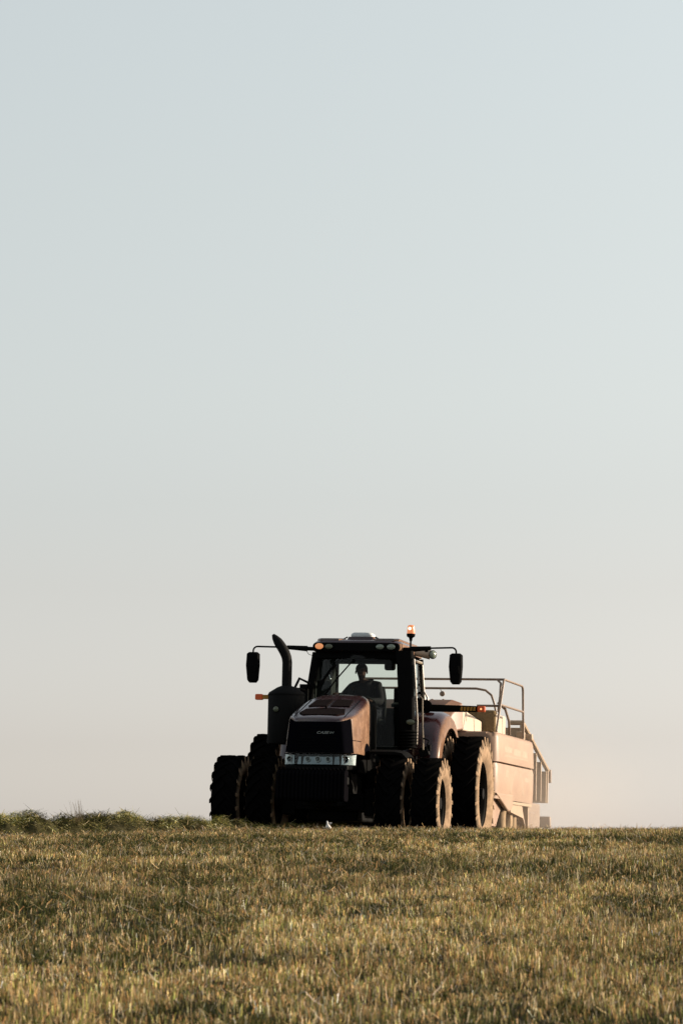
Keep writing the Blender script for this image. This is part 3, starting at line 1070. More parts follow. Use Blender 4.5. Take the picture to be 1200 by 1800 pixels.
# windscreen (curved), rear window, doors
b = MB()
nn = 12
def wsx(y, z):
    return -1.66 - 0.09 * ((z - 1.7) / 1.5) - 0.16 * (y / 0.75) ** 2
rows = []
for zq, hw in ((1.66, 0.76), (2.2, 0.76), (2.7, 0.71), (3.16, 0.66)):
    rows.append([(wsx(-hw + 2 * hw * k / nn, zq), -hw + 2 * hw * k / nn, zq) for k in range(nn + 1)])
b.loft(rows, closed=False)
b.build('windscreen', M['glass'], T, smooth=60)
b = MB()
b.add([(-3.53, -0.70, 2.33), (-3.53, 0.70, 2.33), (-3.47, 0.68, 3.14), (-3.47, -0.68, 3.14)], [(0, 1, 2, 3)])
b.build('rear_window', M['glass'], T)
for sgn in (1, -1):
    b = MB()
    fr_ = [(-1.80, 1.66), (-3.46, 1.66), (-3.46, 3.14), (-1.90, 3.14)]
    yb, yt = (0.86, 0.73)
    Y_ = lambda z: sgn * (yb + (yt - yb) * (z - 1.66) / 1.48)
    b.add([(x, Y_(z), z) for x, z in fr_], [(0, 1, 2, 3)])
    door = b.build('door', M['glass'], T)
    b = MB()
    for i in range(4):
        p0, p1 = fr_[i], fr_[(i + 1) % 4]
        b.tube([(p0[0], Y_(p0[1]) + sgn * 0.015, p0[1]), (p1[0], Y_(p1[1]) + sgn * 0.015, p1[1])], 0.026, 8)
    b.tube([(-2.2, Y_(2.15) + sgn * 0.015, 2.15), (-2.2, Y_(3.14) + sgn * 0.015, 3.14)], 0.018, 8)
    b.build('door_frame', M['door_frame'], door)
    b = MB()
    b.tube([(-3.30, Y_(2.0) + sgn * 0.06, 2.0), (-3.32, Y_(2.0) + sgn * 0.10, 2.1), (-3.32, Y_(2.5) + sgn * 0.10, 2.55), (-3.30, Y_(2.6) + sgn * 0.05, 2.65)], 0.014, 8)
    b.build('grab_handle', M['door_frame'], door)
# dark duct beside the left front pillar with bellows at its foot
b = MB()
b.loft([[(-1.62 + p[0], 0.80 + dy + p[1] * 1.0, z) for p in rr(0.20, w_, 0.05, 3)] for z, w_, dy in ((1.93, 0.24, 0.075), (2.3, 0.25, 0.06), (3.0, 0.27, 0.03), (3.22, 0.28, 0.01))])
duct = b.build('corner_duct', M['black'], T, smooth=50)
b = MB()
pr = []
for k in range(6):
    z = 1.64 + k * 0.05
    pr += [(0.125, z), (0.158, z + 0.012), (0.158, z + 0.026), (0.125, z + 0.038)]
b.lathe(pr, 'z', 24, (-1.62, 0.89, 0))
b.build('bellows', M['black'], duct, smooth=40)
b = MB()
b.tube([(-1.70, 1.02, 1.7), (-1.72, 1.02, 2.1), (-1.72, 0.985, 2.6), (-1.76, 0.94, 3.1)], 0.016, 8)
b.build('grab_rail', M['door_frame'], T)
b = MB()
b.tube([(-1.95, 1.02, 2.50), (-1.93, 1.06, 2.46), (-1.93, 1.07, 2.0), (-1.85, 1.10, 1.78), (-1.7, 1.13, 1.62)], 0.014, 8)
b.build('grab_rail', M['door_frame'], T)


def round_lamp(c, rx_, rz_, name, m, parent, depth=0.05, house=True, axis=0.0):
    bb = MB()
    n = 20
    rot = Matrix.Rotation(axis, 3, 'Z')
    def ring(kx, x):
        return [tuple(Vector(c) + rot @ Vector((x, math.cos(2 * PI * j / n) * rx_ * kx, math.sin(2 * PI * j / n) * rz_ * kx))) for j in range(n)]
    bb.loft([ring(0.55, -depth), ring(1.12, -0.012), ring(1.15, 0.008), ring(1.0, 0.010)])
    o = bb.build(name, M['black'], parent, smooth=40)
    bb = MB()
    bb.loft([ring(1.0, 0.008), ring(0.8, 0.020), ring(0.4, 0.028), ring(0.05, 0.030)])
    bb.build('lens', m, o, smooth=60)
    return o


round_lamp((-1.45, 0.965, 2.06), 0.075, 0.045, 'work_lamp', M['lamp_glass_dull'], T, 0.07)
# roof
b = MB()
def roof_sec(z, gx, gy, xf=0.0):
    c = (-2.66 + xf, 0)
    pts = []
    L_, W_ = 2.05 + gx, 1.48 + gy
    return [(c[0] + p[0], p[1], z) for p in rr(L_, W_, 0.20, 5)]
b.loft([roof_sec(3.20, -0.16, -0.10), roof_sec(3.22, 0, 0.0), roof_sec(3.345, 0.02, 0.0), roof_sec(3.385, -0.05, -0.07), roof_sec(3.405, -0.2, -0.22)])
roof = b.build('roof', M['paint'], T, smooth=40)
b = MB()
b.loft([[(-1.615 + q, p[0], p[1]) for p in rr(1.44, 0.135, 0.06, 4, 0, 3.285)] for q in (-0.10, 0.0)])
b.build('roof_visor', M['black'], roof, smooth=40, bevel=0.01)
for sgn in (1, -1):
    # raised roof shoulders
    b = MB()
    b.loft([[(x, sgn * 0.46 + p[0], p[1]) for p in rr(0.46 * k, 0.08 * k, 0.039 * k, 3, 0, 3.40)] for x, k in ((-1.70, 0.7), (-1.85, 1), (-3.4, 1), (-3.6, 0.7))])
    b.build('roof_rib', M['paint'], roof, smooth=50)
round_lamp((-1.605, -0.605, 3.29), 0.072, 0.050, 'roof_lamp', M['lamp_on'], roof)['label'] = 'roof lamp glowing orange'
round_lamp((-1.605, -0.445, 3.285), 0.065, 0.043, 'roof_lamp', M['lamp_glass_dull'], roof)
round_lamp((-1.605, 0.405, 3.285), 0.068, 0.042, 'roof_lamp', M['lamp_glass'], roof)
round_lamp((-1.605, 0.59, 3.285), 0.072, 0.046, 'roof_lamp', M['lamp_glass'], roof)
# satellite receiver on its plinth
b = MB()
b.loft([[(-2.1 + p[0], p[1] + 0.02, z) for p in rr(0.42 * k, 0.46 * k, 0.06, 3)] for z, k in ((3.39, 1.08), (3.47, 0.94))])
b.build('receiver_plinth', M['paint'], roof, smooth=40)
b = MB()
b.loft([[(-2.1 + p[0], p[1] + 0.02, z) for p in rr(0.30 * k, 0.36 * k, 0.07, 4)] for z, k in ((3.472, 1.0), (3.50, 1.04), (3.525, 0.98), (3.545, 0.82))])
rcv = b.build('satellite_receiver', M['gps'], roof, smooth=40)
b = MB()
b.tube([(-2.0, -0.22, 3.47), (-2.0, -0.36, 3.40)], 0.012, 6)
b.build('receiver_bracket', M['black'], rcv)
b = MB()
b.tube([(-2.0, 0.24, 3.47), (-2.0, 0.32, 3.43), (-2.0, 0.42, 3.41)], 0.016, 6)
b.build('receiver_bracket', M['black'], rcv)
# side lamp at the left rear roof corner
b = MB()
b.tube([(-2.9, 0.72, 3.28), (-2.95, 0.86, 3.27), (-2.98, 0.98, 3.255)], [0.05, 0.07, 0.085], 12)
b.build('roof_lamp_arm', M['tan'], roof)
round_lamp((-2.93, 1.03, 3.25), 0.06, 0.065, 'roof_lamp', M['lamp_glass'], roof, 0.10, axis=R(35))
# beacon
b = MB()
b.tube([(-1.85, 0.80, 3.22), (-1.85, 0.86, 3.27), (-1.85, 0.865, 3.42)], 0.016, 8)
b.lathe([(0.022, 3.40), (0.03, 3.45), (0.068, 3.475), (0.072, 3.515), (0.066, 3.52)], 'z', 20, (-1.85, 0.865, 0))
bst = b.build('beacon', M['black'], T, smooth=40)
b = MB()
b.lathe([(0.066, 3.52), (0.064, 3.56), (0.058, 3.625), (0.052, 3.65), (0.03, 3.662), (0.0, 3.664)], 'z', 24, (-1.85, 0.865, 0), close=False)
b.build('beacon_dome', M['beacon'], bst, smooth=50)
b = MB()
b.lathe([(0.0, 3.575), (0.018, 3.585), (0.024, 3.60), (0.018, 3.618), (0.0, 3.626)], 'z', 12, (-1.79, 0.865 - 0.01, 0.0), close=False)
b.build('beacon_bulb', M['bulb'], bst, smooth=60)

# mirrors on arms
for sgn in (1, -1):
    ye = 1.62 if sgn > 0 else -1.77
    b = MB()
    b.tube([(-1.85, sgn * 0.70, 3.26), (-1.85, sgn * 0.86, 3.265)], 0.034, 10)
    b.tube([(-1.85, sgn * 0.86, 3.265), (-1.85, sgn * 1.20, 3.285)], [0.048, 0.034], 10)
    zt = 3.30
    pth = [(-1.85, sgn * 1.18, 3.285), (-1.85, ye - sgn * 0.07, zt - 0.005)] + [(-1.85, ye - sgn * 0.07 + sgn * 0.07 * math.sin(R(t)), zt - 0.075 + 0.07 * math.cos(R(t))) for t in (20, 45, 70, 90)] + [(-1.85, ye, 3.14)]
    b.tube(pth, 0.0145, 8)
    arm = b.build('mirror_arm', M['black_metal'], T)
    b = MB()
    o = ye + sgn * 0.0 - 0.01
    def msec(x, k):
        ps = [(-0.10, 0.245), (-0.06, 0.27), (0.07, 0.27), (0.108, 0.24), (0.112, 0.05), (0.095, -0.19), (0.06, -0.235), (-0.05, -0.235), (-0.085, -0.19), (-0.112, 0.05)]
        return [(x, o + p[0] * k, 2.935 + p[1] * (k * 0.5 + 0.5)) for p in ps]
    b.loft([msec(-1.93, 0.92), msec(-1.92, 1.0), msec(-1.86, 1.0), msec(-1.82, 0.86), msec(-1.805, 0.55)])
    hd = b.build('mirror', M['black'], arm, smooth=45)
    b = MB()
    b.add([(-1.932, q[1], q[2]) for q in msec(0, 0.85)], [tuple(range(10))])
    b.build('mirror_glass', M['chrome'], hd)
    b = MB()
    b.box((-1.80, o + 0.02, 2.93), (0.02, 0.10, 0.13), (0, 0.12, 0))
    b.build('mirror_motor_cover', M['black'], hd, bevel=0.02)
b = MB()
b.box((-1.85, 1.13, 3.235), (0.04, 0.05, 0.03))
b.tube([(-1.85, 1.13, 3.23), (-1.85, 1.13, 3.29)], 0.008, 6)
b.build('mirror_switch', M['black'], T)
b = MB()
b.tube([(-1.84, -0.88, 3.24), (-1.84, -0.83, 3.17), (-1.84, -0.76, 3.15), (-1.84, -0.70, 3.17)], 0.005, 6)
b.build('mirror_cable', M['black'], T)
# exhaust canister and pipe (right side)
ex, ey = -0.95, -0.985
b = MB()
b.lathe([(0.28, 1.66), (0.295, 1.68), (0.295, 2.46), (0.285, 2.49), (0.15, 2.575), (0.085, 2.60)], 'z', 32, (ex, ey, 0))
can = b.build('exhaust_canister', M['stack'], T, smooth=40)
b = MB()
b.lathe([(0.299, 2.44), (0.301, 2.452), (0.299, 2.465)], 'z', 32, (ex, ey, 0), close=False)
b.build('clamp_band', M['black_metal'], can)
round_lamp((ex + 0.292, ey - 0.10, 2.21), 0.045, 0.045, 'work_lamp', M['lamp_glass_dull'], can)
b = MB()
pth = [(ex, ey, 2.58), (ex, ey, 2.85), (ex, ey, 2.98), (ex, ey - 0.012, 3.06), (ex, ey - 0.040, 3.13), (ex, ey - 0.080, 3.20), (ex, ey - 0.125, 3.265), (ex, ey - 0.165, 3.32), (ex, ey - 0.215, 3.385), (ex, ey - 0.245, 3.43)]
rd = [0.080, 0.080, 0.080, 0.081, 0.082, 0.082, 0.080, 0.074, 0.050, 0.022]
b.tube(pth, rd, 20)
b.build('exhaust_pipe', M['stack'], can, smooth=60)
b = MB()
b.tube([(ex - 0.2, ey + 0.05, 2.50), (ex - 0.3, ey + 0.14, 2.74), (ex - 0.5, ey + 0.25, 2.68), (-1.72, -0.84, 2.55)], 0.022, 8)
b.tube([(ex - 0.2, ey + 0.05, 2.58), (-1.72, -0.80, 2.58)], 0.016, 8)
b.box((-1.70, -0.86, 2.52), (0.1, 0.14, 0.3))
b.build('exhaust_bracket', M['black_metal'], can)
# warning light arms
b = MB()
b.box((-1.0, -1.29, 2.42), (0.04, 0.22, 0.07))
wa = b.build('warning_arm', M['black'], T, bevel=0.006)
b = MB()
b.box((-0.975, -1.335, 2.42), (0.012, 0.10, 0.066))
b.build('reflector_tape', M['yellow'], wa)
b = MB()
b.loft([[(-1.0 + x, -1.45 + p[0] * k, 2.42 + p[1] * k) for p in rr(0.125, 0.095, 0.02, 3)] for x, k in ((-0.05, 0.9), (-0.045, 1), (0.02, 1), (0.03, 0.85))])
b.build('marker_lamp', M['amber'], wa, smooth=40)
wx0 = -2.55
b = MB()
b.loft([[(wx0 + p[0], y, z0 + p[1]) for p in rr(0.05, hh, 0.012, 2)] for y, z0, hh in ((0.98, 2.345, 0.12), (1.4, 2.34, 0.115), (1.87, 2.335, 0.10))])
b.lathe([(0.09, wx0 - 0.04), (0.11, wx0 - 0.03), (0.11, wx0 + 0.03), (0.09, wx0 + 0.04)], 'x', 20, (0, 1.0, 2.37))
b.box((wx0, 0.90, 2.39), (0.08, 0.12, 0.24))
wa = b.build('warning_arm', M['black'], T, smooth=40)
for k in range(5):
    b = MB()
    yq = 1.605 + k * 0.053
    b.prism([(yq - 0.022, 2.305), (yq + 0.014, 2.305), (yq + 0.024, 2.37), (yq - 0.014, 2.37)], 'x', wx0 + 0.024, wx0 + 0.029)
    b.build('reflector_tape', M['yellow'], wa)
b = MB()
b.loft([[(wx0 + x, 1.93 + p[0] * k, 2.335 + p[1] * k) for p in rr(0.125, 0.10, 0.02, 3)] for x, k in ((-0.06, 0.85), (-0.05, 1), (0.03, 1), (0.04, 0.85))])
b.build('marker_lamp', M['amber'], wa, smooth=40)
b = MB()
b.lathe([(0.0, 0.03), (0.012, 0.035), (0.016, 0.042), (0.0, 0.045)], 'x', 10, (wx0, 1.93, 2.335), close=False)
b.build('marker_bulb', mat('dim_bulb', (0.9, 0.4, 0.2), 0.3, 0, 0.3, emit=(1, 0.4, 0.15), emit_s=0.8), wa)

# rear fenders
for sgn in (1, -1):
    b = MB()
    rr_out = 1.20
    secs = []
    for k in range(15):
        a = R(10 + 150 * k / 14)                 # from the front, over the top, to the rear
        cxx, czz = -WB, RRad + 0.10
        ca, sa = math.cos(a), math.sin(a)
        sec = []
        dome = 0.06 * math.sin(a)
        for (y, r) in ((0.70, rr_out + dome), (1.0, rr_out + dome), (1.20, rr_out - 0.01 + dome), (1.285, rr_out - 0.03 + dome * 0.7), (1.33, rr_out - 0.07 + dome * 0.4), (1.35, rr_out - 0.13), (1.352, rr_out - 0.22), (1.33, rr_out - 0.22), (1.28, rr_out - 0.12), (1.1, rr_out - 0.06), (0.70, rr_out - 0.05)):
            sec.append((cxx + ca * r, sgn * y, czz + sa * r))
        secs.append(sec)
    b.loft(secs)
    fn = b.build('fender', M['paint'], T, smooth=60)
    b = MB()
    b.prism([(-2.0, 1.15), (-1.9, 1.55), (-2.2, 2.0), (-2.7, 2.28), (-3.6, 2.28), (-4.0, 1.7), (-4.1, 1.2)], 'y', sgn * 0.69, sgn * 0.72)
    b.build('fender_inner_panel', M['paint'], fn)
    b = MB()
    b.lathe([(0.075, 2.34), (0.085, 2.345), (0.085, 2.375), (0.05, 2.395), (0, 2.40)], 'z', 18, (-2.8, 1.02, -0.02), close=False)
    b.build('fender_cap', M['black'], fn)
# hose coupler block in front of the left fender
b = MB()
b.box((-1.85, 1.12, 1.60), (0.14, 0.15, 0.14), (0.3, 0, 0))
b.box((-1.83, 1.20, 1.66), (0.05, 0.06, 0.10))
b.tube([(-1.85, 1.16, 1.70), (-1.85, 1.20, 1.78), (-1.85, 1.10, 1.82)], 0.015, 6)
b.build('coupler_block', M['black_metal'], T, bevel=0.01)

# cab interior
b = MB()
b.loft([[(-2.75 + p[0], p[1], z) for p in rr(0.50, 0.50, 0.08, 3)] for z in (2.06, 2.16)])
b.loft([[(-3.02 - 0.10 * (z - 2.1) + p[0], p[1], z) for p in rr(0.13, w_, 0.05, 3)] for z, w_ in ((2.10, 0.46), (2.5, 0.48), (2.72, 0.40))])
b.box((-2.78, 0, 1.85), (0.36, 0.36, 0.44))
seat = b.build('seat', M['seat'], T, smooth=40)
b = MB()
b.box((-3.05, 0.43, 2.52), (0.08, 0.13, 0.36))
b.build('seat_back_corner', M['seat'], seat, bevel=0.03)
b = MB()
b.box((-2.6, -0.40, 2.30), (0.5, 0.16, 0.10))
b.box((-2.4, -0.40, 2.40), (0.12, 0.10, 0.16))
b.lathe([(0.02, 2.46), (0.035, 2.50), (0.03, 2.55), (0, 2.56)], 'z', 12, (-2.36, -0.38, 0), close=False)
b.build('armrest_console', M['interior'], T, bevel=0.015)
b = MB()
b.box((-2.05, -0.62, 2.58), (0.05, 0.26, 0.34), (0, -0.1, 0.3))
b.tube([(-2.05, -0.66, 2.3), (-2.0, -0.70, 2.45)], 0.02, 6)
b.build('monitor', M['interior'], T, bevel=0.015)
b = MB()
b.tube([(-1.9, 0.05, 1.62), (-2.05, 0.05, 2.2), (-2.14, 0.05, 2.38)], 0.05, 10)
col_ = b.build('steering_column', M['interior'], T)
b = MB()
ring = []
for k in range(25):
    a = 2 * PI * k / 24
    v = Euler((0, R(-28), 0)).to_matrix() @ Vector((math.cos(a) * 0.19, math.sin(a) * 0.19, 0))
    ring.append((-2.16 + v.x, 0.05 + v.y, 2.40 + v.z))
b.tube(ring, 0.016, 8, cap=False)
b.tube([ring[0], ring[12]], 0.014, 6)
b.build('steering_wheel', M['interior'], col_)
b = MB()
b.loft([[(-1.98 + x, 0.50 + p[0] * k, 3.0 + p[1] * k) for p in rr(0.19, 0.15, 0.04, 3)] for x, k in ((-0.04, 0.9), (-0.02, 1), (0.03, 0.85))])
b.tube([(-1.98, 0.50, 3.06), (-1.94, 0.50, 3.12)], 0.012, 6)
b.build('rear_view_mirror', M['black'], T, smooth=40)
b = MB()
b.tube([(-1.71, -0.05, 3.08), (-1.66, -0.35, 2.72), (-1.69, -0.58, 2.40)], 0.013, 6)
b.tube([(-1.80, -0.28, 3.10), (-1.80, -0.45, 2.92), (-1.80, -0.66, 2.62)], 0.02, 6)
b.build('wiper', M['black'], T)
b = MB()
b.tube([(-2.1, -0.52, 2.78), (-2.1, -0.55, 2.90), (-2.1, -0.50, 2.98)], 0.02, 8)
b.build('bright_fitting', M['chrome'], T)
b = MB()
b.tube(arc((0.80, 2.53), 0.10, 90, 270, 10, 'yz', -3.2), 0.022, 8, sq=(1, 1))
b.build('door_pull', M['black'], T)
# dark side curtain of controls at the left of the seat
b = MB()
b.loft([[(-3.1 + p[0], 0.58 + p[1], z) for p in rr(0.5, 0.30 * k, 0.05, 3)] for z, k in ((1.63, 1), (2.20, 1), (2.30, 0.6))])
b.box((-2.7, 0.50, 2.40), (0.2, 0.18, 0.05), (0, 0.2, 0))
b.build('side_console', M['interior'], T, smooth=40)
b = MB()
b.box((-3.44, 0, 2.02), (0.03, 1.36, 0.72))
b.build('cab_rear_panel', M['interior'], T)

# ------------------------------------------------------------------ driver
PB = Vector((-2.85, 0, 1.63))
pw = MT @ PB


def skin_mesh(name, nodes, edges, radii, m, parent=None, sub=2, rootname=None):
    idx = {k: i for i, k in enumerate(nodes)}
    me = bpy.data.meshes.new(name)
    me.from_pydata([tuple(Vector(p) - PB) for p in nodes.values()], [(idx[a], idx[b]) for a, b in edges], [])
    o = put(name, me, parent)
    md = o.modifiers.new('skin', 'SKIN')
    md.use_smooth_shade = True
    lay = me.skin_vertices[0].data if me.skin_vertices else None
    for k, i in idx.items():
        r = radii[k]
        lay[i].radius = r if isinstance(r, tuple) else (r, r)
        lay[i].use_root = (k == rootname)
    s = o.modifiers.new('sub', 'SUBSURF')
    s.levels = s.render_levels = sub
    me.materials.append(m)
    return o


Nn = dict(pelvis=(-2.85, 0, 2.24), waist=(-2.86, -0.01, 2.40), chest=(-2.82, -0.05, 2.59), uchest=(-2.78, -0.085, 2.71), neck=(-2.75, -0.115, 2.81), skull0=(-2.73, -0.125, 2.87),
          face=(-2.715, -0.13, 2.935), skull=(-2.73, -0.13, 3.0), crown=(-2.735, -0.13, 3.05),
          nose=(-2.605, -0.145, 2.945),
          lsh=(-2.77, 0.13, 2.70), lel=(-2.62, 0.22, 2.43), lwr=(-2.36, 0.12, 2.45), lpa=(-2.28, 0.09, 2.46),
          rsh=(-2.79, -0.28, 2.67), rel=(-2.64, -0.42, 2.50), rwr=(-2.42, -0.47, 2.54), rpa=(-2.36, -0.475, 2.55),
          lhip=(-2.80, 0.11, 2.22), lkn=(-2.36, 0.17, 2.26), lan=(-2.24, 0.16, 1.80), lft=(-2.08, 0.16, 1.76),
          rhip=(-2.80, -0.11, 2.22), rkn=(-2.36, -0.17, 2.26), ran=(-2.24, -0.16, 1.80), rft=(-2.08, -0.16, 1.76))
E = [('pelvis', 'waist'), ('waist', 'chest'), ('chest', 'uchest'), ('uchest', 'neck'), ('neck', 'skull0'), ('skull0', 'face'), ('face', 'skull'), ('skull', 'crown'),
     ('uchest', 'lsh'), ('lsh', 'lel'), ('lel', 'lwr'), ('lwr', 'lpa'), ('uchest', 'rsh'), ('rsh', 'rel'), ('rel', 'rwr'), ('rwr', 'rpa'),
     ('pelvis', 'lhip'), ('lhip', 'lkn'), ('lkn', 'lan'), ('lan', 'lft'), ('pelvis', 'rhip'), ('rhip', 'rkn'), ('rkn', 'ran'), ('ran', 'rft'), ('face', 'nose')]
Rd = dict(pelvis=0.14, waist=0.13, chest=0.145, uchest=0.12, neck=0.055, skull0=0.062, face=0.090, skull=0.098, crown=0.066, nose=0.016,
          lsh=0.068, lel=0.045, lwr=0.03, lpa=0.034, rsh=0.068, rel=0.045, rwr=0.03, rpa=0.034,
          lhip=0.095, lkn=0.065, lan=0.042, lft=0.035, rhip=0.095, rkn=0.065, ran=0.042, rft=0.035)
for s, pa in (('l', Nn['lpa']), ('r', Nn['rpa'])):
    for k in range(4):
        off = (k - 1.5) * 0.021
        a, b_, c_ = s + 'f%da' % k, s + 'f%db' % k, s + 'f%dc' % k
        ln = (0.075, 0.085, 0.08, 0.065)[k]
        Nn[a] = (pa[0] + 0.03, pa[1] + off, pa[2] + 0.01)
        Nn[b_] = (pa[0] + 0.03 + ln * 0.5, pa[1] + off, pa[2] + 0.0)
        Nn[c_] = (pa[0] + 0.03 + ln * 0.65, pa[1] + off, pa[2] - 0.04)
        E += [(s + 'pa', a), (a, b_), (b_, c_)]
        Rd[a] = Rd[b_] = 0.0095
        Rd[c_] = 0.008
    sg = -1 if s == 'l' else 1
    Nn[s + 'ta'] = (pa[0] + 0.01, pa[1] + sg * 0.045, pa[2] - 0.005)
    Nn[s + 'tb'] = (pa[0] + 0.045, pa[1] + sg * 0.055, pa[2] - 0.03)
    E += [(s + 'pa', s + 'ta'), (s + 'ta', s + 'tb')]
    Rd[s + 'ta'] = 0.012
    Rd[s + 'tb'] = 0.009
person = skin_mesh('person', Nn, E, Rd, M['skin'], None, 1, 'pelvis')
person.location = pw
person.rotation_euler = (ROLL, 0, YAW)
tag(person, 'driver in dark shirt sitting behind the tractor windscreen, right arm reaching forward', 'person')


def sub(keys):
    return {k: Nn[k] for k in keys}, [(a, b_) for a, b_ in E if a in keys and b_ in keys]


ks = ['waist', 'chest', 'uchest', 'lsh', 'lel', 'lwr', 'rsh', 'rel', 'rwr']
nd, ed = sub(ks)
nd['waist'] = (-2.86, -0.01, 2.30)
nd['collar'] = (-2.755, -0.11, 2.78)
ed.append(('uchest', 'collar'))
skin_mesh('shirt', nd, ed, dict(waist=0.175, chest=0.192, uchest=0.158, lsh=0.115, lel=0.082, lwr=0.05, rsh=0.115, rel=0.085, rwr=0.05, collar=0.075), M['shirt'], person, 2, 'chest')
ks = ['pelvis', 'lhip', 'lkn', 'lan', 'rhip', 'rkn', 'ran']
nd, ed = sub(ks)
skin_mesh('trousers', nd, ed, dict(pelvis=0.155, lhip=0.11, lkn=0.08, lan=0.06, rhip=0.11, rkn=0.08, ran=0.06), M['trouser'], person, 2, 'pelvis')
for s in 'lr':
    a, f = Nn[s + 'an'], Nn[s + 'ft']
    skin_mesh('boot', {'a': (a[0], a[1], a[2] + 0.04), 'h': (a[0], a[1], 1.69), 't': (f[0], f[1], 1.68)}, [('a', 'h'), ('h', 't')], {'a': 0.055, 'h': 0.055, 't': 0.045}, M['boot'], person, 2, 'h')
b = MB()
hc_ = Vector((-2.74, -0.13, 2.99)) - PB
secs = []
for k in range(7):
    a = R(-5 + 92 * k / 6)
    secs.append([(hc_.x - 0.012 + 0.114 * math.cos(a) * math.cos(2 * PI * j / 20), hc_.y + 0.102 * math.cos(a) * math.sin(2 * PI * j / 20),
                  hc_.z + 0.10 * math.sin(a) - (0.035 if k == 0 and math.cos(2 * PI * j / 20) < 0.3 else 0)) for j in range(20)])
b.loft(secs)
b.build('hair', M['hair'], person, smooth=70)
for sgn in (1, -1):
    b = MB()
    b.loft([[(-2.74 - PB.x + 0.016 * k * math.cos(2 * PI * j / 10), -0.13 + sgn * (0.086 + q), 2.935 - PB.z + 0.028 * k * math.sin(2 * PI * j / 10)) for j in range(10)] for q, k in ((0.0, 0.7), (0.012, 1.0), (0.02, 0.8))])
    b.build('ear', M['skin'], person, smooth=60)
    b = MB()
    b.lathe([(0, 0.0), (0.011, 0.004), (0.008, 0.011), (0, 0.013)], 'x', 10, (-2.645 - PB.x, -0.13 + sgn * 0.033, 2.96 - PB.z), close=False)
    b.build('eye', M['boot'], person)
b = MB()
b.tube([(-2.634 - PB.x, -0.155, 2.888 - PB.z), (-2.626 - PB.x, -0.13, 2.886 - PB.z), (-2.634 - PB.x, -0.105, 2.888 - PB.z)], 0.006, 6)
b.build('mouth', mat('lips', (0.2, 0.08, 0.06)), person)

# ------------------------------------------------------------------ baler
BR = R(-1.2)
BYAW = R(-102)
# local frame: +x forward (towards the tractor), y left, origin on the ground below the middle of the body front
B0 = Vector((1.33, 59.3, 0.04))
B = thing('square_baler', B0, (BR, 0, BYAW), 'dusty red square baler with a railed top platform towed behind the tractor', 'baler')
HW = 1.36
# core body
b = MB()
b.box((-2.1, 0, 1.35), (3.6, 1.9, 1.1))
b.box((-4.6, 0, 1.25), (1.8, 1.25, 0.95))
b.build('bale_chamber', M['paint_dust'], B, bevel=0.03)


def bent_panel(z0, z1, x1, yout, rc, name, topround, m=M['paint_side'], poly_low=None):
    """side shield: wraps round the front corner with radius rc"""
    bb = MB()
    path = [(0.0, yout - rc - 0.95), (0.0, yout - rc)]
    path += [(-rc + rc * math.cos(R(t)), yout - rc + rc * math.sin(R(t))) for t in (15, 30, 45, 60, 75)]
    path += [(-rc, yout), (-1.2, yout), (-2.4, yout), (x1, yout)]
    secs = []
    for (z, ins) in topround:
        secs.append([(x - (ins if y < yout - 0.05 else 0), y - (ins if y > yout - rc else 0), z) for x, y in path])
    inner = [[(x - 0.05 if x > -0.06 else x, y - 0.05, z) for x, y, z in s_] for s_ in secs[::-1]]
    bb.loft(secs + inner, cap=False, closed=False)
    return bb.build(name, m, B, smooth=50)


bent_panel(1.53, 2.06, -4.02, HW, 0.22, 'upper_side_panel', [(1.535, 0.035), (1.54, 0.0), (1.62, 0.0), (1.95, 0.015), (2.02, 0.035), (2.05, 0.08), (2.055, 0.22)])
lp = bent_panel(0.95, 1.52, -4.10, HW - 0.015, 0.20, 'lower_side_panel', [(0.90, 0.01), (1.1, 0.0), (1.45, 0.0), (1.515, 0.02), (1.53, 0.07)])
# belly of the lower panel
b = MB()
b.prism([(-0.06, 1.0), (-1.78, 1.0), (-1.80, 0.80), (-1.45, 0.70), (-1.30, 0.705), (-0.10, 0.96)], 'y', HW - 0.08, HW - 0.012)
b.build('panel_belly', M['paint_side'], lp, bevel=0.02)
b = MB()
b.box((-2.95, HW - 0.30, 0.865), (2.3, 0.52, 0.05))
b.build('panel_lip', M['chute'], lp)
# right side shield (mostly hidden)
b = MB()
b.box((-2.0, -HW + 0.05, 1.5), (4.0, 0.06, 1.1))
b.build('side_shield', M['paint_dust'], B, bevel=0.02)
# front cross panel and platform
b = MB()
b.box((-0.09, 0, 1.76), (0.08, 1.6, 0.60))
b.build('front_panel', M['paint_dust'], B, bevel=0.02)
b = MB()
b.box((-2.05, 0, 2.035), (3.85, 2.36, 0.04))
b.build('top_platform', M['chute'], B)
# faint markings on the left side
b = MB()
yy = HW + 0.002
Yd = lambda z: HW - max(0, z - 1.62) / 0.33 * 0.015 + 0.0008
for (x0, x1, z0, z1) in ((-0.75, -1.55, 1.73, 1.83), (-1.75, -2.55, 1.70, 1.82), (-2.7, -3.3, 1.70, 1.82), (-0.7, -3.4, 1.655, 1.675)):
    b = MB()
    b.add([(x0, Yd(z0), z0), (x1, Yd(z0), z0), (x1 - 0.02, Yd(z1), z1), (x0 - 0.02, Yd(z1), z1)], [(0, 1, 2, 3)])
    b.build('faded_decal', M['decal'], B)
b = MB()
yy = HW - 0.0142
for sg in (-1, 1):
    pts = [(-2.25 + sg * 0.72, 1.02), (-2.25 + sg * 0.55, 1.25), (-2.25 + sg * 0.28, 1.40), (-2.25 + sg * 0.10, 1.47)]
    for (p0, p1) in zip(pts, pts[1:]):
        b.add([(p0[0] - 0.05, yy, p0[1]), (p0[0] + 0.05, yy, p0[1]), (p1[0] + 0.05, yy, p1[1]), (p1[0] - 0.05, yy, p1[1])], [(0, 1, 2, 3)])
    b.build('faded_decal', M['decal'], B)
    b = MB()
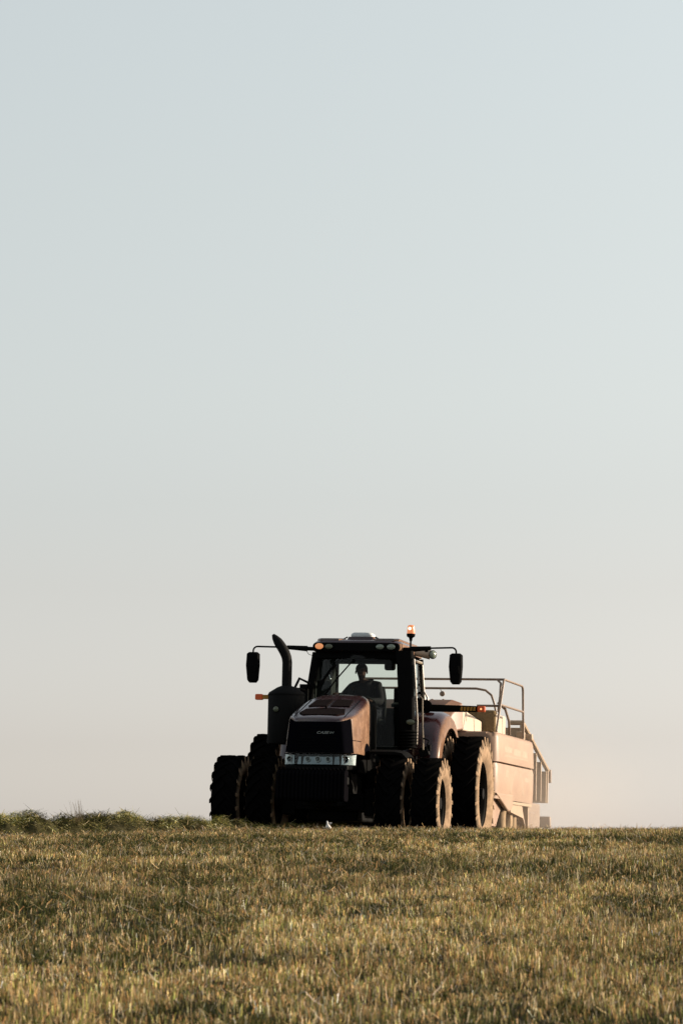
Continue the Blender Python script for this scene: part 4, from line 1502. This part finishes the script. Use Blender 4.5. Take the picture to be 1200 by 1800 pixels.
for (x0, x1, z0, z1) in ((-0.9, -1.25, 1.30, 1.42), (-3.1, -3.6, 1.27, 1.35)):
    b = MB()
    b.add([(x0, yy, z0), (x1, yy, z0), (x1, yy, z1), (x0, yy, z1)], [(0, 1, 2, 3)])
    b.build('faded_decal', M['decal'], B)
# sloping front hood and knotter cover
b = MB()
b.loft([[(-0.02, -0.80, 2.07), (-0.02, 0.74, 2.07), (-0.02, 0.735, 2.54), (-0.02, 0.55, 2.60), (-0.02, -0.6, 2.60), (-0.02, -0.80, 2.52)],
        [(0.35, -0.74, 2.02), (0.35, 0.66, 2.02), (0.35, 0.62, 2.32), (0.35, 0.45, 2.46), (0.35, -0.5, 2.46), (0.35, -0.74, 2.35)],
        [(0.75, -0.62, 1.70), (0.75, 0.52, 1.70), (0.75, 0.48, 1.95), (0.75, 0.35, 2.05), (0.75, -0.4, 2.05), (0.75, -0.62, 1.95)]])
b.box((0.3, 0, 1.6), (0.8, 1.0, 0.6))
b.build('front_hood', M['paint_dust'], B, smooth=25, bevel=0.03)
b = MB()
b.loft([[(-0.03, -0.7, 2.065), (-0.03, 0.73, 2.065), (-0.03, 0.73, 2.42), (-0.03, 0.60, 2.56), (-0.03, -0.6, 2.56), (-0.03, -0.7, 2.42)],
        [(-2.0, -0.7, 2.065), (-2.0, 0.73, 2.065), (-2.0, 0.73, 2.30), (-2.0, 0.55, 2.40), (-2.0, -0.6, 2.40), (-2.0, -0.7, 2.30)]])
kc = b.build('knotter_cover', M['tan'], B, smooth=20, bevel=0.02)
for k in range(5):
    b = MB()
    b.lathe([(0.035, 2.53), (0.035, 2.60), (0.02, 2.625), (0, 2.63)], 'z', 10, (-0.5, 0.30 - k * 0.2, 0), close=False)
    b.build('knotter_knob', M['rail'], kc)
b = MB()
b.box((-2.10, 0.62, 2.29), (0.10, 0.70, 0.46))
b.build('twine_box_end', M['chaff'], B, bevel=0.05)
b = MB()
b.box((-2.75, 0.62, 2.27), (1.1, 0.66, 0.40))
b.build('twine_box', M['tan'], B, bevel=0.04)
# railing
def zb(p):
    return p
b = MB()
yl = HW - 0.06
rr_ = 0.021
for pth in ([(-0.9, yl, 3.0), (-0.9, 0.0, 3.0), (-0.9, -HW + 0.1, 3.0)],
            [(-0.18, yl, 2.06), (-0.9, yl, 3.0)],
            [(-0.62, yl - 0.05, 2.42), (-0.75, yl - 0.04, 2.7), (-0.86, yl - 0.05, 2.93), (-0.9, yl - 0.12, 3.0)],
            [(-0.58, yl, 2.52), (-0.58, yl - 0.42, 2.52)],
            [(-0.18, -HW + 0.1, 2.06), (-0.9, -HW + 0.1, 3.0)]):
    b.tube(pth, rr_, 8)
b.build('front_rail', M['rail'], B)
b = MB()
for pth in ([(-0.9, yl, 3.0), (-2.9, yl, 3.0), (-3.0, yl, 2.97), (-3.03, yl, 2.9), (-3.15, yl, 2.06)], [(-0.55, yl, 2.54), (-3.07, yl, 2.54)]):
    b.tube(pth, rr_, 8)
b.build('side_rail', M['rail'], B)
b = MB()
pth = [(-2.4, -HW + 0.2, 2.92), (-2.4, 0.55, 2.92), (-2.4, 0.72, 2.89), (-2.4, 0.83, 2.80), (-2.4, 0.88, 2.66), (-2.4, 0.94, 2.4)]
b.tube(pth, rr_, 8)
pth = [(-1.35, yl - 0.18, 2.62), (-1.40, yl - 0.05, 2.5), (-1.5, yl + 0.0, 2.3), (-1.6, yl + 0.0, 2.06)]
b.tube(pth, 0.024, 8)
b.build('platform_hoop', M['rail'], B)
b = MB()
b.tube([(-2.4, -0.12, 2.92), (-2.4, -0.08, 2.86)], 0.006, 6)
b.lathe([(0, -2.42), (0.045, -2.41), (0.05, -2.395), (0.045, -2.38), (0, -2.37)], 'x', 14, (0, -0.07, 2.82), close=False)
b.build('hanging_lamp', M['rail'], B)
# rear: sloping bale chute with vertical plates
b = MB()
b.tube([(-3.9, 1.16, 2.38), (-7.1, 1.16, 1.60)], 0.045, 8)
b.tube([(-3.9, 1.16, 2.38), (-3.9, 1.16, 1.0)], 0.045, 8)
b.tube([(-3.9, 0.9, 2.38), (-3.9, 1.16, 2.38)], 0.045, 8)
b.tube([(-7.0, 1.16, 1.62), (-7.0, 1.16, 0.98)], 0.03, 8)
chf = b.build('chute_frame', M['chute'], B)
for (x, z0) in ((-4.05, 1.3), (-4.55, 1.2), (-5.1, 1.1), (-5.7, 1.0), (-6.3, 1.0), (-6.95, 0.98)):
    b = MB()
    ztp = 2.38 - (-3.9 - x) * 0.2437 - 0.05
    b.box((x, 0.92, (z0 + ztp) / 2), (0.035, 0.46, ztp - z0))
    b.box((x + 0.03, 1.15, (z0 + ztp) / 2), (0.06, 0.02, ztp - z0))
    b.build('chute_plate', M['chute'], chf)
b = MB()
b.box((-7.1, 1.18, 1.50), (0.10, 0.10, 0.26))
b.build('tail_lamp', M['rail'], B, bevel=0.02)
b = MB()
b.lathe([(0.10, 0.0), (0.14, 0.02), (0.14, 0.08), (0.05, 0.12)], 'y', 20, (-4.12, HW - 0.16, 1.86))
b.build('round_housing', M['chaff'], B)
b = MB()
b.box((-4.05, HW - 0.10, 2.12), (0.16, 0.14, 0.12))
b.box((-3.72, HW - 0.2, 2.13), (0.2, 0.14, 0.16))
b.build('rear_bracket', M['chute'], B, bevel=0.02)
# undercarriage
b = MB()
b.prism([(-4.2, 1.02), (-6.5, 0.96), (-7.1, 0.70), (-7.6, 0.58), (-7.6, 0.30), (-6.0, 0.20), (-4.2, 0.20)], 'y', 0.72, 0.98)
b.build('rear_side_plate', M['chute'], B, bevel=0.02)
b = MB()
b.box((-4.35, 0.70, 0.80), (1.2, 0.9, 0.70))
b.box((-4.7, 0.86, 1.20), (1.0, 0.5, 0.50))
b.box((-5.6, 0.84, 0.62), (1.7, 0.56, 0.66))
b.box((-5.2, 0.9, 0.60), (0.9, 0.5, 0.36))
b.box((-6.2, 0.95, 0.62), (1.3, 0.10, 0.16))
b.box((-7.3, 0.95, 0.62), (0.14, 0.50, 0.22))
b.box((-6.9, 0.95, 0.62), (0.9, 0.10, 0.12))
b.build('rear_frame', M['rail'], B, bevel=0.03)
b = MB()
b.prism([(-0.05, 0.92), (-0.10, 0.42), (-0.62, 0.42), (-1.20, 0.78), (-0.2, 0.97)], 'y', HW - 0.16, HW - 0.12)
b.build('pickup_shield', M['paint_side'], B, bevel=0.01)
b = MB()
b.prism([(-1.7, 0.84), (-3.1, 0.84), (-3.75, 0.30), (-3.85, 0.30), (-3.25, 0.62), (-1.85, 0.70)], 'y', HW - 0.14, HW - 0.06)
b.build('wheel_guard', M['chute'], B)
b = MB()
b.box((-3.95, HW - 0.12, 0.58), (0.10, 0.10, 0.55))
b.build('support_leg', M['chute'], B, bevel=0.01)
for sgn in (1, -1):
    for x in (-2.0, -3.2):
        t = MB()
        t.col = (0.30, 0.22, 0.14)
        t.lathe([(0.24, 0.16), (0.27, 0.21), (0.42, 0.225), (0.50, 0.20), (0.53, 0.14), (0.535, 0), (0.53, -0.14), (0.50, -0.20), (0.42, -0.225), (0.27, -0.21), (0.24, -0.16)], 'y', 40, close=False)
        me = t.mesh('tyre', M['tyre'], 50)
        d = MB()
        d.lathe([(0.25, 0.15), (0.23, 0.15), (0.21, 0.02), (0.10, 0.02), (0.09, 0.08), (0, 0.085)], 'y', 28, close=False)
        wo = put('wheel', d.mesh('wheel', M['chute'], 40), B, loc=(x, sgn * 1.02, 0.535), rot=(0, 0, 0 if sgn > 0 else PI))
        put('tyre', me, wo)
# pickup and drawbar
b = MB()
b.tube([(-0.5, -1.0, 0.42), (-0.5, 1.15, 0.42)], 0.20, 16)
b.build('pickup_reel', M['rail'], B)
b = MB()
b.box((1.0, 0, 0.75), (2.2, 0.22, 0.22))
b.box((0.2, 0, 1.1), (0.5, 0.7, 0.8))
b.build('drawbar', M['paint_dust'], B, bevel=0.02)

# ------------------------------------------------------------------ small added white speck at the crest
b = MB()
sx, sy = -0.185, 48.3
zc = float(H(sx, sy))
b.loft([[(sx + dx + rx_ * math.cos(2 * PI * j / 10), sy + ry_ * math.sin(2 * PI * j / 10), zc + z) for j in range(10)]
        for z, rx_, ry_, dx in ((0.0, 0.04, 0.03, 0.0), (0.075, 0.042, 0.03, 0.0), (0.10, 0.03, 0.02, -0.005), (0.125, 0.013, 0.012, -0.012), (0.165, 0.009, 0.009, -0.016), (0.17, 0.003, 0.003, -0.016))])
o = b.build('bright_speck', M['speck'], None, smooth=50)  # added solid standing in for the bright speck under the tractor
tag(o, 'small white scrap added in the stubble below the tractor front', 'speck')

# ------------------------------------------------------------------ dust raised by the baler
dm = bpy.data.materials.new('hay_dust')
dm.use_nodes = True
t = dm.node_tree
t.nodes.clear()
o_ = t.nodes.new('ShaderNodeOutputMaterial')
pv = t.nodes.new('ShaderNodeVolumePrincipled')
pv.inputs['Color'].default_value = (0.93, 0.83, 0.73, 1)
pv.inputs['Anisotropy'].default_value = 0.35
tc = t.nodes.new('ShaderNodeTexCoord')
ln = t.nodes.new('ShaderNodeVectorMath')
ln.operation = 'LENGTH'
t.links.new(tc.outputs['Object'], ln.inputs[0])
fall = t.nodes.new('ShaderNodeMapRange')
fall.interpolation_type = 'SMOOTHSTEP'
fall.inputs['From Min'].default_value = 0.98
fall.inputs['From Max'].default_value = 0.15
fall.inputs['To Min'].default_value = 0.0
fall.inputs['To Max'].default_value = 1.0
t.links.new(ln.outputs['Value'], fall.inputs[0])
nz = t.nodes.new('ShaderNodeTexNoise')
nz.inputs['Scale'].default_value = 2.2
nz.inputs['Detail'].default_value = 3
t.links.new(tc.outputs['Object'], nz.inputs['Vector'])
nr = t.nodes.new('ShaderNodeMapRange')
nr.inputs['From Min'].default_value = 0.3
nr.inputs['From Max'].default_value = 0.7
nr.inputs['To Min'].default_value = 0.5
nr.inputs['To Max'].default_value = 1.4
t.links.new(nz.outputs[0], nr.inputs[0])
m1 = t.nodes.new('ShaderNodeMath')
m1.operation = 'MULTIPLY'
t.links.new(fall.outputs[0], m1.inputs[0])
t.links.new(nr.outputs[0], m1.inputs[1])
m2 = t.nodes.new('ShaderNodeMath')
m2.operation = 'MULTIPLY'
m2.inputs[1].default_value = 0.06
t.links.new(m1.outputs[0], m2.inputs[0])
t.links.new(m2.outputs[0], pv.inputs['Density'])
t.links.new(pv.outputs[0], o_.inputs['Volume'])
bm = bmesh.new()
bmesh.ops.create_icosphere(bm, subdivisions=3, radius=1.0)
dme = bpy.data.meshes.new('dust_haze')
bm.to_mesh(dme)
bm.free()
dme.materials.append(dm)
dz = put('dust_haze', dme, None, loc=(2.6, 63.4, 0.6), rot=(0, 0, BYAW))
dz.scale = (5.4, 4.2, 2.6)
tag(dz, 'pale sunlit dust hanging round the rear of the baler', None, None, 'stuff')
